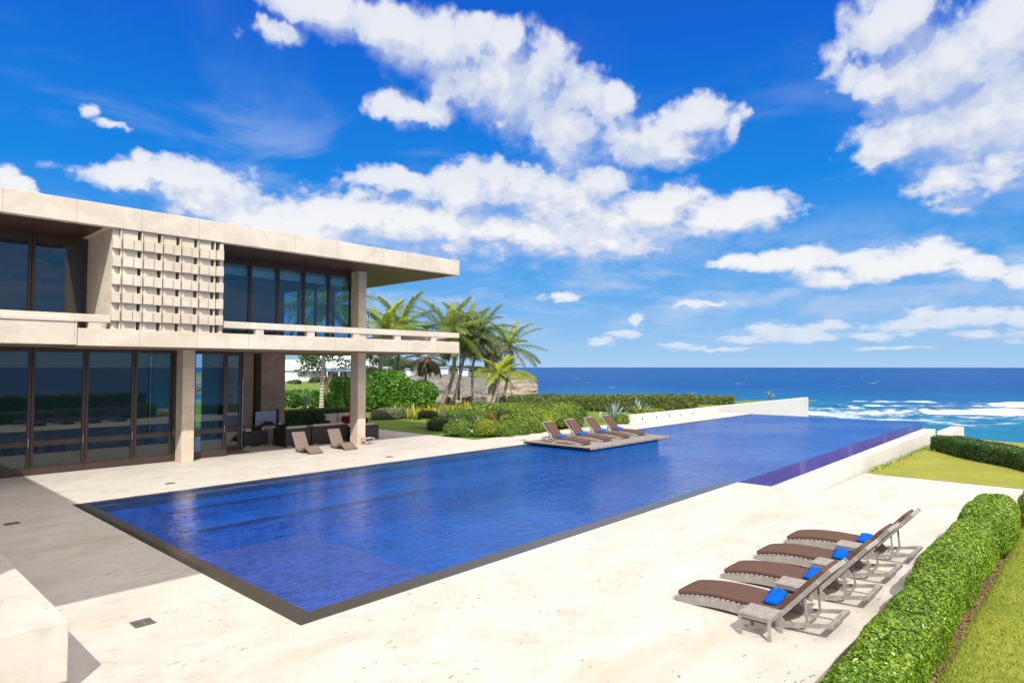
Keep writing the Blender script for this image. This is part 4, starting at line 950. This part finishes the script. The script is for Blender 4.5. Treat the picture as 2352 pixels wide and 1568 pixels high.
# clipped mounds and shrubs of the garden beyond the deck
def gblob(px, pyb, pyt, wpx, depth_ratio=.8, r=.75):
    g = gp(px, pyb); dep = float(g @ FH); w = wpx / 1494 * dep / 2; h = (pyb - pyt) / 1494 * dep; off = w * depth_ratio
    c = g + FH * off * .9; return ((c[0], c[1], h / 2 - .03), (w, off, h / 2 + .03), min(w, off, h / 2) * r, AZ - R(90))
SH = 'clipped shrubs of the garden beyond the deck'
hedge('clipped_shrub', 'large rounded light green clipped shrub behind the platform loungers', 'shrub', L_MOUND, [gblob(1296, 983, 929, 92, .9, .97), gblob(1258, 986, 936, 80, .9, .97), gblob(1215, 990, 946, 90, .8, .97), gblob(1180, 988, 952, 70, .8, .97)], 330, .085, SH, wob=.2)
hedge('clipped_shrub', 'yellow green clipped shrub in front of the large rounded one', 'shrub', L_GOLD, [gblob(1246, 990, 953, 60, .8, .95)], 360, .085, SH, wob=.1)
hedge('clipped_shrub', 'low wide green shrub bordering the deck left of the platform', 'shrub', L_MOUND, [gblob(1145, 1003, 972, 70, .6, .97), gblob(1180, 999, 966, 70, .6, .97), gblob(1214, 995, 962, 70, .6, .97)], 380, .075, SH, wob=.18)
hedge('clipped_shrub', 'rounded gold tinged shrub at the corner of the deck', 'shrub', L_GOLD, [gblob(1112, 1004, 964, 52, .8, .95)], 460, .07, SH, wob=.1)
hedge('clipped_shrub', 'small leafy green shrub with white stones in it, left of the deck corner', 'shrub', L_MOUND, [gblob(1052, 1003, 972, 66, .8, .95)], 420, .075, SH, wob=.12)
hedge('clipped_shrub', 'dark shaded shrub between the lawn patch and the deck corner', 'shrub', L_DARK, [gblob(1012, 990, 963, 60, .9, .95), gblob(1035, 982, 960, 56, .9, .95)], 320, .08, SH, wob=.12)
hedge('clipped_shrub', 'dark cushion topped bush on a bare stem at the lawn edge', 'shrub', L_DARK, [(lambda q: ((q[0][0], q[0][1], q[0][2] + .55), (q[1][0], q[1][1], q[1][2]), q[2], q[3]))(gblob(981, 984, 966, 44, .9, .95))], 420, .07, SH, wob=.1)
hedge('clipped_shrub', 'mid green shrub behind the shaded one, below the bromeliads', 'shrub', L_MOUND, [gblob(1070, 975, 944, 90, .7, .9)], 260, .09, SH, wob=.14)
hedge('wavy_hedge', 'long low wavy green hedge behind the rounded shrubs', 'hedge', L_MOUND, [gblob(1135, 957, 931, 110, .6, .85), gblob(1200, 953, 929, 110, .6, .85)], 230, .09, None, wob=.14)
hedge('shore_hedge', 'long wind clipped hedge on the shore side, above the white wall', 'hedge', L_FAR, [gblob(1240, 944, 909, 150, .35, .6), gblob(1385, 944, 909, 160, .3, .6), gblob(1530, 941, 908, 150, .3, .6), gblob(1640, 931, 910, 100, .3, .7)], 170, .11, None, wob=.18, jitter=1.0)
hedge('clipped_shrub', 'small square clipped shrub at the start of the white wall', 'shrub', L_MOUND, [gblob(1430, 974, 953, 30, .8, .7)], 420, .08, SH)
hedge('clipped_shrub', 'low flat green shrub beside the second agave, above the white wall', 'shrub', L_GOLD, [gblob(1492, 950, 940, 70, .6, .8)], 240, .09, SH)
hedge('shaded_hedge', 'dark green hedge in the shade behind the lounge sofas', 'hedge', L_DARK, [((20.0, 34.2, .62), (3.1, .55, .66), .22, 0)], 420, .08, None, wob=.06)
hedge('glossy_shrub', 'big bright green glossy shrub right of the stone column', 'shrub', L_CLUSIA, [gblob(865, 945, 856, 140, .6, .9), gblob(930, 938, 878, 130, .5, .9), gblob(790, 942, 868, 80, .6, .9)], 130, .19, None, wob=.35, jitter=1.1)
hedge('glossy_shrub', 'low bright green shrub seen through the lounge, behind the agaves', 'shrub', L_CLUSIA, [gblob(690, 936, 900, 90, .6, .9), gblob(772, 938, 905, 60, .6, .9), gblob(742, 938, 912, 60, .6, .9)], 150, .15, None, wob=.3, jitter=1.1)
hedge('variegated_shrub', 'pale variegated shrub at the foot of the glossy shrub', 'shrub', L_GREY, [gblob(885, 964, 940, 70, .7, .9), gblob(925, 960, 942, 50, .7, .9)], 260, .08, None, wob=.15, jitter=1.0)
g = gp(981, 984); m = MB(); m.tube([g + [0, 0, -.05], g + [.03, 0, .3], g + [0, .05, .6]], [.04, .03, .03]); m.build('stem', M_TRUNK, None); o = bpy.data.objects['stem']
hb = [q for q in bpy.data.objects if q.get('label', '').startswith('dark cushion topped')][0]; o.parent = hb; o.location = (-hb.location.x, -hb.location.y, -hb.location.z)
for i, (m_, px, yb, yt, w_, lb) in enumerate(((L_GREY, 1024, 967, 950, 34, 'small pale grey green bush below the bromeliads'), (L_DARK, 1158, 966, 946, 30, 'dark green bush between the rusty plants and the wavy hedge'), (L_STRAP, 1088, 962, 941, 40, 'loose yellow green bush behind the fan leaved plant'),
        (L_DARK, 1105, 950, 930, 44, 'dark bush at the left end of the wavy hedge'), (L_GREY, 1060, 985, 970, 30, 'small grey green bush above the white stones'), (L_GOLD, 1180, 958, 944, 30, 'small golden bush on the crest of the clipped mounds'), (L_CLUSIA, 1330, 962, 945, 34, 'small glossy bush at the right end of the rounded shrub'))):
    hedge('garden_bush', lb, 'shrub', m_, [gblob(px, yb, yt, w_, .8, .95)], 260, .10, None, wob=.25, jitter=1.1)
# white bollard lights and pale stones
for px, py, lb in ((975, 962, 'small white bollard light at the edge of the lawn patch'), (1072, 950, 'tiny pale garden light among the bromeliads'), (1030, 1000, 'small pale box light at the deck edge under the shrubs'), (1379, 959, 'small white bollard light beside the big agave')):
    t = thing('garden_light', lb, 'garden light', tuple(gp(px, py)), 0, 'garden lights'); part(M_LAMPW, t, 'post', (-.07, .07, -.07, .07, 0, .34), bevel=.015); part(M_LAMPW, t, 'cap', (-.085, .085, -.085, .085, .342, .40), bevel=.015)
def stone_(px, py, s, lb):
    m = MB(); g = gp(px, py); u = rnd_unit(60); v = []
    seg, rg = 10, 6
    for i in range(rg + 1):
        for k in range(seg):
            a = 2 * math.pi * k / seg; e = -math.pi / 2 + math.pi * i / rg; rr = s * (1 + .2 * math.sin(3 * a + i) + .12 * math.sin(5 * a - 2 * i)); v.append((rr * math.cos(e) * math.cos(a), rr * .8 * math.cos(e) * math.sin(a), s * .5 + rr * .62 * math.sin(e)))
    m.add(v, [(i * seg + k, i * seg + (k + 1) % seg, (i + 1) * seg + (k + 1) % seg, (i + 1) * seg + k) for i in range(rg) for k in range(seg)]); o = m.build('garden_stone', M_WHITEWALL); o.location = tuple(g + [0, 0, .15]); tag(o, lb, 'stone', 'pale garden stones')
stone_(1048, 994, .36, 'larger pale stone among the leaves left of the deck corner'); stone_(1062, 995, .28, 'smaller pale stone beside the larger one, left of the deck corner'); stone_(1088, 1002, .2, 'small pale stone at the deck corner under the gold shrub')
for i, u in enumerate((1490, 1645, 1790, 1915, 2050)):
    px, py = (1900 + u / 2.94) * K, (1300 + 800 / 2.94) * K; d_ = ray(px, py); t_ = 24.15 / d_[1]; x = d_[0] * t_; z = CAM_H + d_[2] * t_
    t = thing('wall_light', 'small recessed light in the low white wall, number %s from its near end' % ('one', 'two', 'three', 'four', 'five')[i], 'wall light', (x, 24.15, max(.12, z)), 0, 'recessed lights in the white wall'); part(M_STEEL, t, 'ring', (-.09, .09, -.012, -.002, -.06, .06), bevel=.003); part(M_GRATEDK, t, 'lens', (-.06, .06, -.016, -.0125, -.03, .03))
# the low white garden wall along the pool, up to the shore
b = MB(); b.box(38.0, 72.8, 24.152, 24.55, -3.5, .45); tag(b.build('garden_wall', M_WHITEWALL, bevel=.01), 'long low white wall running from the platform side to the shore', 'wall')

def strap_plant(mb, g, n, L, width, spread, tone, droop=.6):
    for k in range(n):
        a = rng.uniform(0, 2 * math.pi); e = rng.uniform(*spread); ln = L * rng.uniform(.7, 1.1); dv = np.array([math.cos(a) * math.cos(e), math.sin(a) * math.cos(e), math.sin(e)]); side = np.array([-math.sin(a), math.cos(a), 0]) ; pts = []
        for i in range(5):
            t = i / 4; p = g + dv * ln * t; p = p + np.array([0, 0, -droop * ln * t * t * math.cos(e) * .7]); w = width * (1 - t ** 2.2) * (.75 + .5 * t if t < .5 else 1); pts += [p - side * w / 2, p + side * w / 2 + np.array([0, 0, width * .15])]
        mb.add(pts, [(2 * i, 2 * i + 1, 2 * i + 3, 2 * i + 2) for i in range(4)], np.clip(tone + rng.uniform(-.3, .3), 0, 1))
def plant(name, label, cat, m, px, py, n, L, width, spread, tone=.5, droop=.6, group=None):
    mb = MB(); strap_plant(mb, np.zeros(3), n, L, width, spread, tone, droop); o = mb.build(name, m); o.location = tuple(gp(px, py)); return tag(o, label, cat, group)
bx = [(908, 954), (924, 950), (936, 962), (944, 952), (958, 956), (970, 950), (984, 956), (998, 950), (1010, 955), (1020, 947), (1034, 950), (1048, 944), (1060, 948), (1072, 942), (950, 964), (1000, 962)]
for i, (x, y) in enumerate(bx):
    plant('bromeliad', 'yellow striped bromeliad in the bed between the glossy shrub and the palms', 'plant', L_BROM, x, y, 26, rng.uniform(1.0, 1.45),   .14, (.25, 1.4), rng.uniform(.15, .75), .8, 'yellow bromeliads in the bed')
plant('agave', 'large blue grey agave behind the last platform lounger', 'agave', L_AGAVE, 1409, 968, 46, 1.45, .20, (.15, 1.5), .5, .12)
plant('agave', 'blue grey agave farther along the white wall, beside the low flat shrub', 'agave', L_AGAVE, 1466, 949, 34, 1.3, .18, (.3, 1.5), .55, .12)
plant('agave', 'spiky agave on its own near the shore end of the white wall', 'agave', L_AGAVE, 1768, 915, 26, 1.1, .12, (.2, 1.5), .2, .12)
plant('agave', 'left of two blue grey agaves seen through the lounge', 'agave', L_AGAVE, 676, 935, 40, 1.25, .17, (.1, 1.4), .55, .2)
plant('agave', 'right of two blue grey agaves seen through the lounge, beside the palm trunk', 'agave', L_AGAVE, 712, 936, 40, 1.5, .17, (.35, 1.5), .6, .1)
for x, y in ((690, 941), (706, 942), (728, 940), (660, 942)): plant('bromeliad', 'small straw coloured bromeliad at the foot of the agaves seen through the lounge', 'plant', L_BROM, x, y, 26, .5, .07, (.3, 1.4), .5, .5, 'straw bromeliads by the agaves')
for x, y in ((1118, 967), (1128, 969), (1140, 965)): plant('rusty_croton', 'rust coloured leafy plant in the dip between the clipped shrubs', 'plant', L_RUST, x, y, 46, .75, .11, (.4, 1.45), .5, .5, 'rust coloured plants')
plant('fan_palm_seedling', 'young green fan leaved plant in front of the clipped shrubs', 'plant', L_STRAP, 1041, 978, 30, 1.0, .08, (.3, 1.4), .3, .3)
plant('blue_fan_plant', 'blue green leafy plant between the shaded and the rounded shrubs', 'plant', L_AGAVE, 1098, 978, 40, .95, .13, (.2, 1.4), .2, .4)
mb = MB()
for k in range(110):
    px = rng.uniform(1080, 1290); py = 938 - (px - 1080) * .012 + rng.uniform(-2, 3); strap_plant(mb, gp(px, py), 9, .75, .07, (.5, 1.5), rng.uniform(.4, .9), .5)
tag(mb.build('strappy_ground_cover', L_STRAP), 'band of light green strappy plants in front of the shore hedge', 'ground cover', kind='stuff')

# palms: ringed trunk and a crown of feathered fronds
def frond(mb, base, az, el0, L, droop, tone, nl=74, lw=.05, ll=.75, wind=0.0):
    pts = []; p = np.array(base, float); e = el0; n = 12
    for i in range(n + 1):
        pts.append(p.copy()); t = i / n; e2 = e - droop * t ** 1.4; dv = np.array([math.cos(az) * math.cos(e2), math.sin(az) * math.cos(e2), math.sin(e2)]) + np.array([wind * .35, wind * .2, 0]) * t; dv /= np.linalg.norm(dv); p = p + dv * L / n
    pts = np.array(pts); mb.tube(pts, [.035 * (1 - .8 * i / n) + .004 for i in range(n + 1)], 4, min(1, tone + .25))
    quads = []; tones = []
    for k in range(nl):
        t = .10 + .90 * k / (nl - 1); f = t * n; i = min(int(f), n - 1); q = pts[i] + (pts[i + 1] - pts[i]) * (f - i); T = pts[i + 1] - pts[i]; T /= np.linalg.norm(T)
        side = np.cross(T, (0, 0, 1.0)); side /= np.linalg.norm(side) + 1e-9; upv = np.cross(side, T); ln = 1.22 * ll * (math.sin(math.pi * min(1, .12 + t * .84)) ** .6) * rng.uniform(.85, 1.1)
        for sg in (-1, 1):
            dv = side * sg * .80 + T * (.60 + .3 * t) + upv * rng.uniform(-.15, .40); dv /= np.linalg.norm(dv); dn = np.array([.25, .1, -1.0]); m1 = q + dv * ln * .50 + dn * ln * .05; m2 = q + dv * ln * .82 + dn * ln * .40; wv = np.cross(dv, upv); wv = wv / (np.linalg.norm(wv) + 1e-9) * lw * .5
            quads.append([q - wv * .6, q + wv * .6, m1 + wv, m1 - wv]); quads.append([m1 - wv, m1 + wv, m2 + wv * .15, m2 - wv * .15]); tt = np.clip(tone + rng.uniform(-.16, .16), 0, 1); tones += [tt, tt]
    mb.quads(np.array(quads), np.array(tones))
def palm(label, base_px, crown_px, depth, L, nf, bend=(0, 0), m=L_PALM, bark_m=M_BARK, r0=.17, tone=.42, dry=5, el=(-.35, 1.5), ll=.75, base_z=-.05, wind=.12, seed=0):
    global rng
    keep = rng; rng = np.random.default_rng(seed + 100)
    top = dp(crown_px[0], crown_px[1], depth); bs = dp(base_px[0], base_px[1], depth); bs = np.array([bs[0], bs[1], base_z])
    o = thing('palm_tree', label, 'palm', tuple(bs), 0, 'coconut palms'); tp = top - bs; n = 14; pts = []
    for i in range(n + 1):
        t = i / n; w = math.sin(math.pi * t); pts.append(tp * [t, t, t] + RT * bend[0] * w + np.array([0, 0, bend[1] * w]))
    r0 *= .86; rad = [r0 * (1.45 if i == 0 else 1.12 if i == 1 else 1 - .30 * i / n) for i in range(n + 1)]
    mb = MB(); mb.tube(pts, rad, 10); mb.build('trunk', bark_m, o, smooth=True)
    mb = MB(); c = np.array(pts[-1])
    nf = int(nf * .86)
    for k in range(nf):
        az = 2.39996 * k + rng.uniform(-.25, .25); t = (k + .5) / nf; e = el[1] - (el[1] - el[0]) * t ** .85 + rng.uniform(-.12, .12)
        frond(mb, c + np.array([math.cos(az), math.sin(az), 0]) * .12, az, e, L * rng.uniform(.80, 1.08), .55 + .55 * rng.random(), np.clip(tone + .35 * (1 - t) - .17 + rng.uniform(-.12, .12), 0, 1), ll=ll, wind=wind)
    mb.build('crown', m, o)
    if dry:
        mb = MB()
        for k in range(dry):
            az = rng.uniform(0, 6.28); frond(mb, c + np.array([math.cos(az), math.sin(az), 0]) * .1 - np.array([0, 0, .15]), az, rng.uniform(-.9, -.3), L * rng.uniform(.55, .8), .9, rng.uniform(.1, .8), 26, .05, ll * .75, wind=0)
        for k in range(14):
            a = rng.uniform(0, 6.28); mb.tube([c + np.array([math.cos(a) * .1, math.sin(a) * .1, -.1]), c + np.array([math.cos(a) * .3, math.sin(a) * .3, .12 - rng.uniform(.1, .5)])], [.06, .03], 5, rng.uniform(0, .6))
        mb.build('dry_fronds', L_DRY, o)
    rng = keep; return o
Z = z5
palm('young palm with yellow green fronds half hidden by the upper stone column', Z(150, 1060), Z(245, 640), 56, 3.6, 16, (0, 0), L_PALMY, M_BARK, .24, .6, 1, (.1, 1.45), .7, wind=.1, seed=1)
palm('coconut palm with a dark straight trunk just right of the stone column', Z(332, 1095), Z(395, 610), 62, 4.3, 24, (0, 0), L_PALM, M_TRUNK, .17, .40, 5, (-.4, 1.4), .85, seed=2)
palm('largest coconut palm, above the end of the balcony, with a leaning orange tan trunk', Z(785, 1345), Z(865, 630), 62, 4.9, 30, (.9, 0), L_PALM, M_BARK, .25, .45, 7, (-.45, 1.42), .9, seed=3)
palm('coconut palm with a white ringed leaning trunk right of the balcony end', Z(905, 1335), Z(1035, 640), 66, 4.2, 24, (.25, 0), L_PALM, M_BARKW, .21, .40, 6, (-.4, 1.4), .85, seed=4)
palm('coconut palm with a white upright trunk, dark hanging fronds under its crown', Z(1108, 1325), Z(1165, 660), 66, 4.0, 22, (-.35, 0), L_PALM, M_BARKW, .17, .28, 10, (-.55, 1.4), .8, seed=5)
palm('lone slim coconut palm at the right of the group, against open sky', Z(1395, 1090), Z(1455, 775), 72, 4.6, 20, (.25, 0), L_PALM, M_BARK, .20, .42, 4, (-.42, 1.42), .8, seed=6)
palm('short yellow green palm low in front of the headland', Z(1283, 1325), Z(1358, 1040), 62, 2.7, 16, (.1, 0), L_PALMY, M_BARKW, .27, .62, 5, (-.1, 1.3), .6, seed=7)
palm('drooping dusty palm under the balcony end with grey hanging fronds', Z(640, 1225), Z(640, 885), 70, 2.9, 14, (0, 0), L_DRY, M_TRUNK, .17, .3, 12, (-.8, .6), .6, seed=8)
palm('faint smaller palm behind the lone slim one, with a grey trunk', Z(1240, 1290), Z(1285, 830), 88, 2.9, 14, (0, 0), L_PALM, M_BARKW, .18, .35, 6, (-.5, 1.3), .7, seed=9)
palm('thin dark trunked palm behind the white ringed one', Z(962, 1320), Z(985, 760), 74, 2.6, 13, (0, 0), L_PALM, M_TRUNK, .15, .25, 8, (-.7, 1.2), .7, seed=10)
palm('palm with a pale ringed trunk seen through the open lounge', (738, 942), (757, 700), 51, 4.6, 26, (-.15, 0), L_PALM, M_BARKW, .20, .45, 4, (-.5, 1.4), .85, seed=11)
palm('palm behind the upper windows, seen through the glass', (590, 930), (705, 690), 60, 4.6, 22, (0, 0), L_PALM, M_BARK, .2, .4, 4, (-.4, 1.4), .85, seed=12)

# rubble garden walls behind the palms
for i, (u0, u1, v0, v1, lb) in enumerate(((605, 745, 420, 530, 'short dark rubble wall left of the white palm trunks'), (900, 1065, 415, 535, 'pale dry rubble wall between the palm trunks'), (1105, 1275, 415, 510, 'shaded rubble wall behind the short palm'), (1370, 1560, 400, 500, 'low grey rubble wall right of the short palm'))):
    n_ = lambda u, v: ((1500 + u / 3.92) * K, (1380 + v / 3.92) * K); a = dp(*n_(u0, v1), 67); c = dp(*n_(u1, v0), 67); w = float((c - a) @ RT); h = c[2]
    m = MB(); seg = 12; r2 = np.random.default_rng(i)
    for k in range(seg): m.box(w * k / seg, w * (k + 1.0) / seg + .02 * (k < seg - 1), -.3 + r2.uniform(-.06, .06), .3 + r2.uniform(-.05, .05), -.3, h + r2.uniform(-.12, .10))
    o = m.build('rubble_wall', M_RUBBLE, bevel=.05); o.location = (a[0], a[1], 0); o.rotation_euler.z = AZ - R(90); tag(o, lb, 'wall', 'rubble garden walls')

# trees far off and behind the villa
def crown_tree(label, px, pyb, pyt, wpx, depth, group='trees along the far shore', lsize=None, seed=0, zb=None, dens=1.0):
    global rng
    keep = rng; rng = np.random.default_rng(seed + 500)
    b = dp(px, pyb, depth); h = (pyb - pyt) / 1494 * depth; w = wpx / 1494 * depth / 2; zb = b[2] if zb is None else zb
    o = thing('leafy_tree', label, 'tree', (b[0], b[1], zb), 0, group)
    m = MB(); m.tube([(0, 0, -.5), (.1, 0, h * .3), (-.1, .1, h * .6)], [.14 + h * .02, .1 + h * .014, .05], 7)
    for k in range(4): a = k * 1.57 + .4; m.tube([(0, 0, h * .28), (math.cos(a) * w * .5, math.sin(a) * w * .5, h * .62)], [.06 + h * .01, .03], 5)
    m.build('trunk', M_TRUNK, o)
    mb = MB(); ls = lsize or max(.22, h * .055)
    for k in range(11):
        c = np.array([rng.uniform(-.75, .75) * w, rng.uniform(-.6, .6) * w, h * rng.uniform(.42, .88)]); r = w * rng.uniform(.28, .52); n = int(230 * dens); u = rnd_unit(n); rr = rng.uniform(.55, 1.08, n)[:, None]; P = c + u * rr * r * [1, 1, .72]
        leaf_quads(P, u, ls, 1.5, .9, np.clip(rng.beta(2, 2, n) + rng.uniform(-.2, .2), 0, 1), mb)
    mb.build('crown', L_TREE, o); rng = keep; return o

# far shore: grey cliffs, headland with scrub on top, the inland slope
def cliff(name, pts_px, depth, base_py, thick, top_m, face_m, jag=.6, seed=0):
    """rock mass: skyline given in survey points, standing at `depth`, running back `thick` metres"""
    m = MB(); n = 130; nr = 26; xs = np.linspace(pts_px[0][0], pts_px[-1][0], n); ys = np.interp(xs, [p[0] for p in pts_px], [p[1] for p in pts_px])
    tops = np.array([dp(x, y, depth) for x, y in zip(xs, ys)]); rows = []
    for k in range(nr):
        f = k / (nr - 1); z = (SEA - 1) + (tops[:, 2] - SEA + 1) * f; P = np.c_[tops[:, :2], z]
        q = np.c_[P @ RT, np.zeros(n), z]
        off = 7.5 * f ** 1.5 + jag * (2.6 * lowfreq(q, .16, seed) + 1.5 * lowfreq(q * [1, 1, 2.4], .5, seed + 9) + .8 * lowfreq(q * [1, 1, 2], 1.3, seed + 20)) * (1 - .5 * f)
        rows.append(P + FH[None, :] * off[:, None])
    kc = int(nr * .84)
    for k in range(kc, nr): rows[k] = rows[k] + FH[None, :] * (4.0 * ((k - kc) / (nr - kc)) ** .8) + np.c_[np.zeros((n, 2)), .35 * lowfreq(np.c_[rows[k] @ RT, np.full(n, k * 1.0), np.zeros(n)], .6, seed + k)]
    v = np.array(rows).reshape(-1, 3); m.add(v, [(k * n + i, k * n + i + 1, (k + 1) * n + i + 1, (k + 1) * n + i) for k in range(kc) for i in range(n - 1)])
    r3 = []
    for k in range(10):
        t_ = k / 9; q = rows[-1] + FH[None, :] * (thick * t_); q = q + np.c_[np.zeros((n, 2)), (.35 * lowfreq(np.c_[rows[-1] @ RT, np.full(n, k * 3.0), np.zeros(n)], .5, seed + 5) + thick * .012 * t_) * (1 if k else 0)]; r3.append(q)
    for e in (0, n - 1):                  # the end faces
        cols = [[rows[k][e] + FH * (thick * j / 6.0) for j in range(7)] for k in range(nr)]; w_ = np.array(cols).reshape(-1, 3)
        jj = np.c_[w_ @ FH, w_[:, 2], np.zeros(len(w_))]; w_ = w_ + RT[None, :] * (lowfreq(jj, .35, seed + e) * jag * (np.arange(len(w_)) % 7 > 0))[:, None]
        m.add(w_, [(k * 7 + j, k * 7 + j + 1, (k + 1) * 7 + j + 1, (k + 1) * 7 + j) for k in range(nr - 1) for j in range(6)])
    struct(m.build(name, face_m))
    cap = rows[kc:] + r3[1:]; nc = len(cap)
    t = MB(); v = np.array(cap).reshape(-1, 3); t.add(v, [(k * n + i, k * n + i + 1, (k + 1) * n + i + 1, (k + 1) * n + i) for k in range(nc - 1) for i in range(n - 1)])
    struct(t.build(name + '_top', top_m, smooth=True))
cliff('headland', [(1085, 872), (1120, 869), (1150, 866), (1180, 861), (1200, 858), (1216, 857), (1230, 866), (1236, 872)], 185, 918, 55, M_SCRUB, M_CLIFF, 1.0, 1)
cliff('grey_cliff', [(560, 905), (700, 897), (860, 878), (930, 868), (985, 869), (1040, 878), (1075, 885), (1130, 890)], 140, 925, 40, M_CLIFFGREY, M_CLIFFGREY, .9, 2)
cliff('far_shore', [(300, 860), (600, 858), (860, 855), (960, 857), (1050, 858), (1120, 862), (1160, 868)], 270, 880, 220, M_SCRUB, M_CLIFFGREY, 1.2, 3)
for i in range(30):
    px = [858, 872, 890, 905, 918, 932, 948, 962, 978, 992, 1006, 1020, 1034, 1048, 1062, 1074, 1086, 880, 925, 970, 1015, 1060, 600, 630, 640, 850, 900, 945, 985, 1040][i]
    k = np.random.default_rng(i); hh = (34 - max(0, px - 900) * .13) * k.uniform(.75, 1.15); hh = max(16, hh); crown_tree(('broad', 'rounded', 'ragged', 'tall', 'low', 'bushy')[i % 6] + ' hazy green tree of the belt along the far shore behind the palms', px, 862 - k.uniform(0, 6), 862 - hh - 6, hh * 1.5, 285 + k.uniform(-18, 60), seed=i, dens=.8)
for i, (px, d_, h) in enumerate(((893, 330, 52), (905, 335, 44), (882, 340, 46), (915, 345, 38))):
    palm('distant palm poking above the hazy tree belt', (px, 860), (px + 2, 860 - h), d_, 3.4, 12, (0, 0), L_TREE, M_TRUNK, .2, .3, 0, (-.4, 1.3), .8, base_z=0, seed=40 + i)

# white house next door
def at_house(u, v, depth): return dp((1050 + u / 5.809) * K, (1290 + v / 5.809) * K, depth)
HD = 112.0
hr = at_house(100, 780, HD); house = thing('white_house', 'white two storey house with blue shaded porch seen through the open lounge', 'house', (hr[0], hr[1], 0), AZ - R(90))
def hb_(name, m, u0, u1, v0, v1, y0, y1, parent=None, zmin=None):
    a = at_house(u0, v1, HD) - hr; c = at_house(u1, v0, HD) - hr; x0, x1 = float(a @ RT), float(c @ RT); z0 = at_house(u0, v1, HD)[2]; z1 = at_house(u1, v0, HD)[2]
    if zmin is not None: z0 = zmin
    return part(m, parent or house, name, (x0, x1, y0, y1, z0, z1))
hb_('upper_wall', M_WHITE, -400, 860, 340, 570, 0, 9); hb_('upper_wall', M_WHITE, 862, 1900, 250, 512, 1.0, 9)
hb_('roof', M_BLUESHADE, -420, 830, 250, 339, .6, 8.5); hb_('parapet', M_WHITE, 815, 1900, 240, 322, .7, 9.2)
hb_('lower_wall', M_WHITE, -400, 660, 571, 690, .3, 9, zmin=-1); hb_('lower_wall', M_WHITE, 662, 1900, 590, 775, 2.2, 9, zmin=-1)
hb_('shaded_porch_roof', M_BLUESHADE, 955, 1900, 513, 588, -.9, 2.4); hb_('porch_slab', M_SHADE, 385, 960, 562, 580, -.7, .3)  # porch band carries the blue of the porch shade as its colour
for u in (1035, 1295): hb_('porch_post', M_WHITE, u, u + 22, 590, 775, -.8, -.5, zmin=-.2)
for u0, u1, v0, v1 in ((820, 870, 600, 720), (955, 1022, 600, 722), (1330, 1372, 600, 715), (500, 525, 615, 655)):
    w = hb_('window', M_SHADE, u0 - 6, u1 + 6, v0 - 6, v1 + 6, 2.12, 2.2) if u0 > 600 else hb_('window', M_SHADE, u0 - 6, u1 + 6, v0 - 6, v1 + 6, .22, .3); hb_('pane', M_TRIM, u0, u1, v0, v1, 2.08 if u0 > 600 else .18, 2.118 if u0 > 600 else .218, parent=w)
for k in range(4):
    u0 = 1060 + k * 58; w = hb_('sliding_door', M_WHITE, u0, u0 + 56, 620, 770, 2.1, 2.2); hb_('pane', M_TRIM, u0 + 7, u0 + 49, 632, 764, 2.06, 2.098, parent=w)
for u0, u1 in ((180, 235), (520, 590), (730, 800)): w = hb_('window', M_SHADE, u0, u1, 385, 450, -.06, .0); hb_('pane', M_WHITE, u0 + 6, u1 - 6, 391, 444, -.1, -.062, parent=w)
def far_house(label, px0, px1, py0, py1, depth):
    a = dp(px0, py1, depth); c = dp(px1, py0, depth); w = float((c - a) @ RT); h = c[2] - a[2]
    t = thing('far_house', label, 'house', tuple(a), AZ - R(90), 'white houses on the far shore'); part(M_WHITE, t, 'wall', (0, w, 0, 8, -3, h * .78)); part(M_SHADE, t, 'roof', (-.4, w + .4, -.5, 8.4, h * .78 + .002, h))
    for k in range(3): part(M_TRIM, t, 'window', (w * (.12 + .3 * k), w * (.28 + .3 * k), -.04, -.003, h * .2, h * .55))
far_house('small white house left of the dark palm trunk on the far shore', 876, 890, 842, 856, 262); far_house('low white house on the far shore between the palms', 932, 948, 846, 853, 262)
far_house('white house with a pale roof on the far shore, left of the largest palm trunk', 1012, 1028, 842, 852, 262); far_house('white wall of a house on the far shore, behind the white palm trunks', 1052, 1074, 846, 853, 262)
# bank of rough grass in front of the neighbour's house, hedge and small trees
m = MB(); a = []
for i in range(16):
    for j in range(8):
        p = dp(560 + i * 22, 930, 66 + j * 6); z = -.1 + (at_house(300, 800, HD)[2] + .3) * (j / 7) ** 1.0 + .5 * math.sin(i * .8 + j) * .3; a.append((p[0], p[1], z))
m.add(a, [(i * 8 + j, (i + 1) * 8 + j, (i + 1) * 8 + j + 1, i * 8 + j + 1) for i in range(15) for j in range(7)]); struct(m.build('grass_bank', M_LAWNG, smooth=True))
crown_tree('small dark tree in front of the white house, left of the ringed palm trunk', 730, 892, 868, 34, 104, None, .3, 71, dens=.8)
crown_tree('low bush at the left corner of the white house', 672, 892, 876, 32, 100, None, .3, 72, dens=.8)
crown_tree('tree with spreading leafy branches over the neighbouring lawn', 748, 930, 800, 120, 74, None, .3, 73, zb=-.05, dens=.35)
crown_tree('bare branched tree by the glossy shrub right of the column', 846, 930, 800, 60, 70, None, .28, 74, zb=-.05, dens=.25)
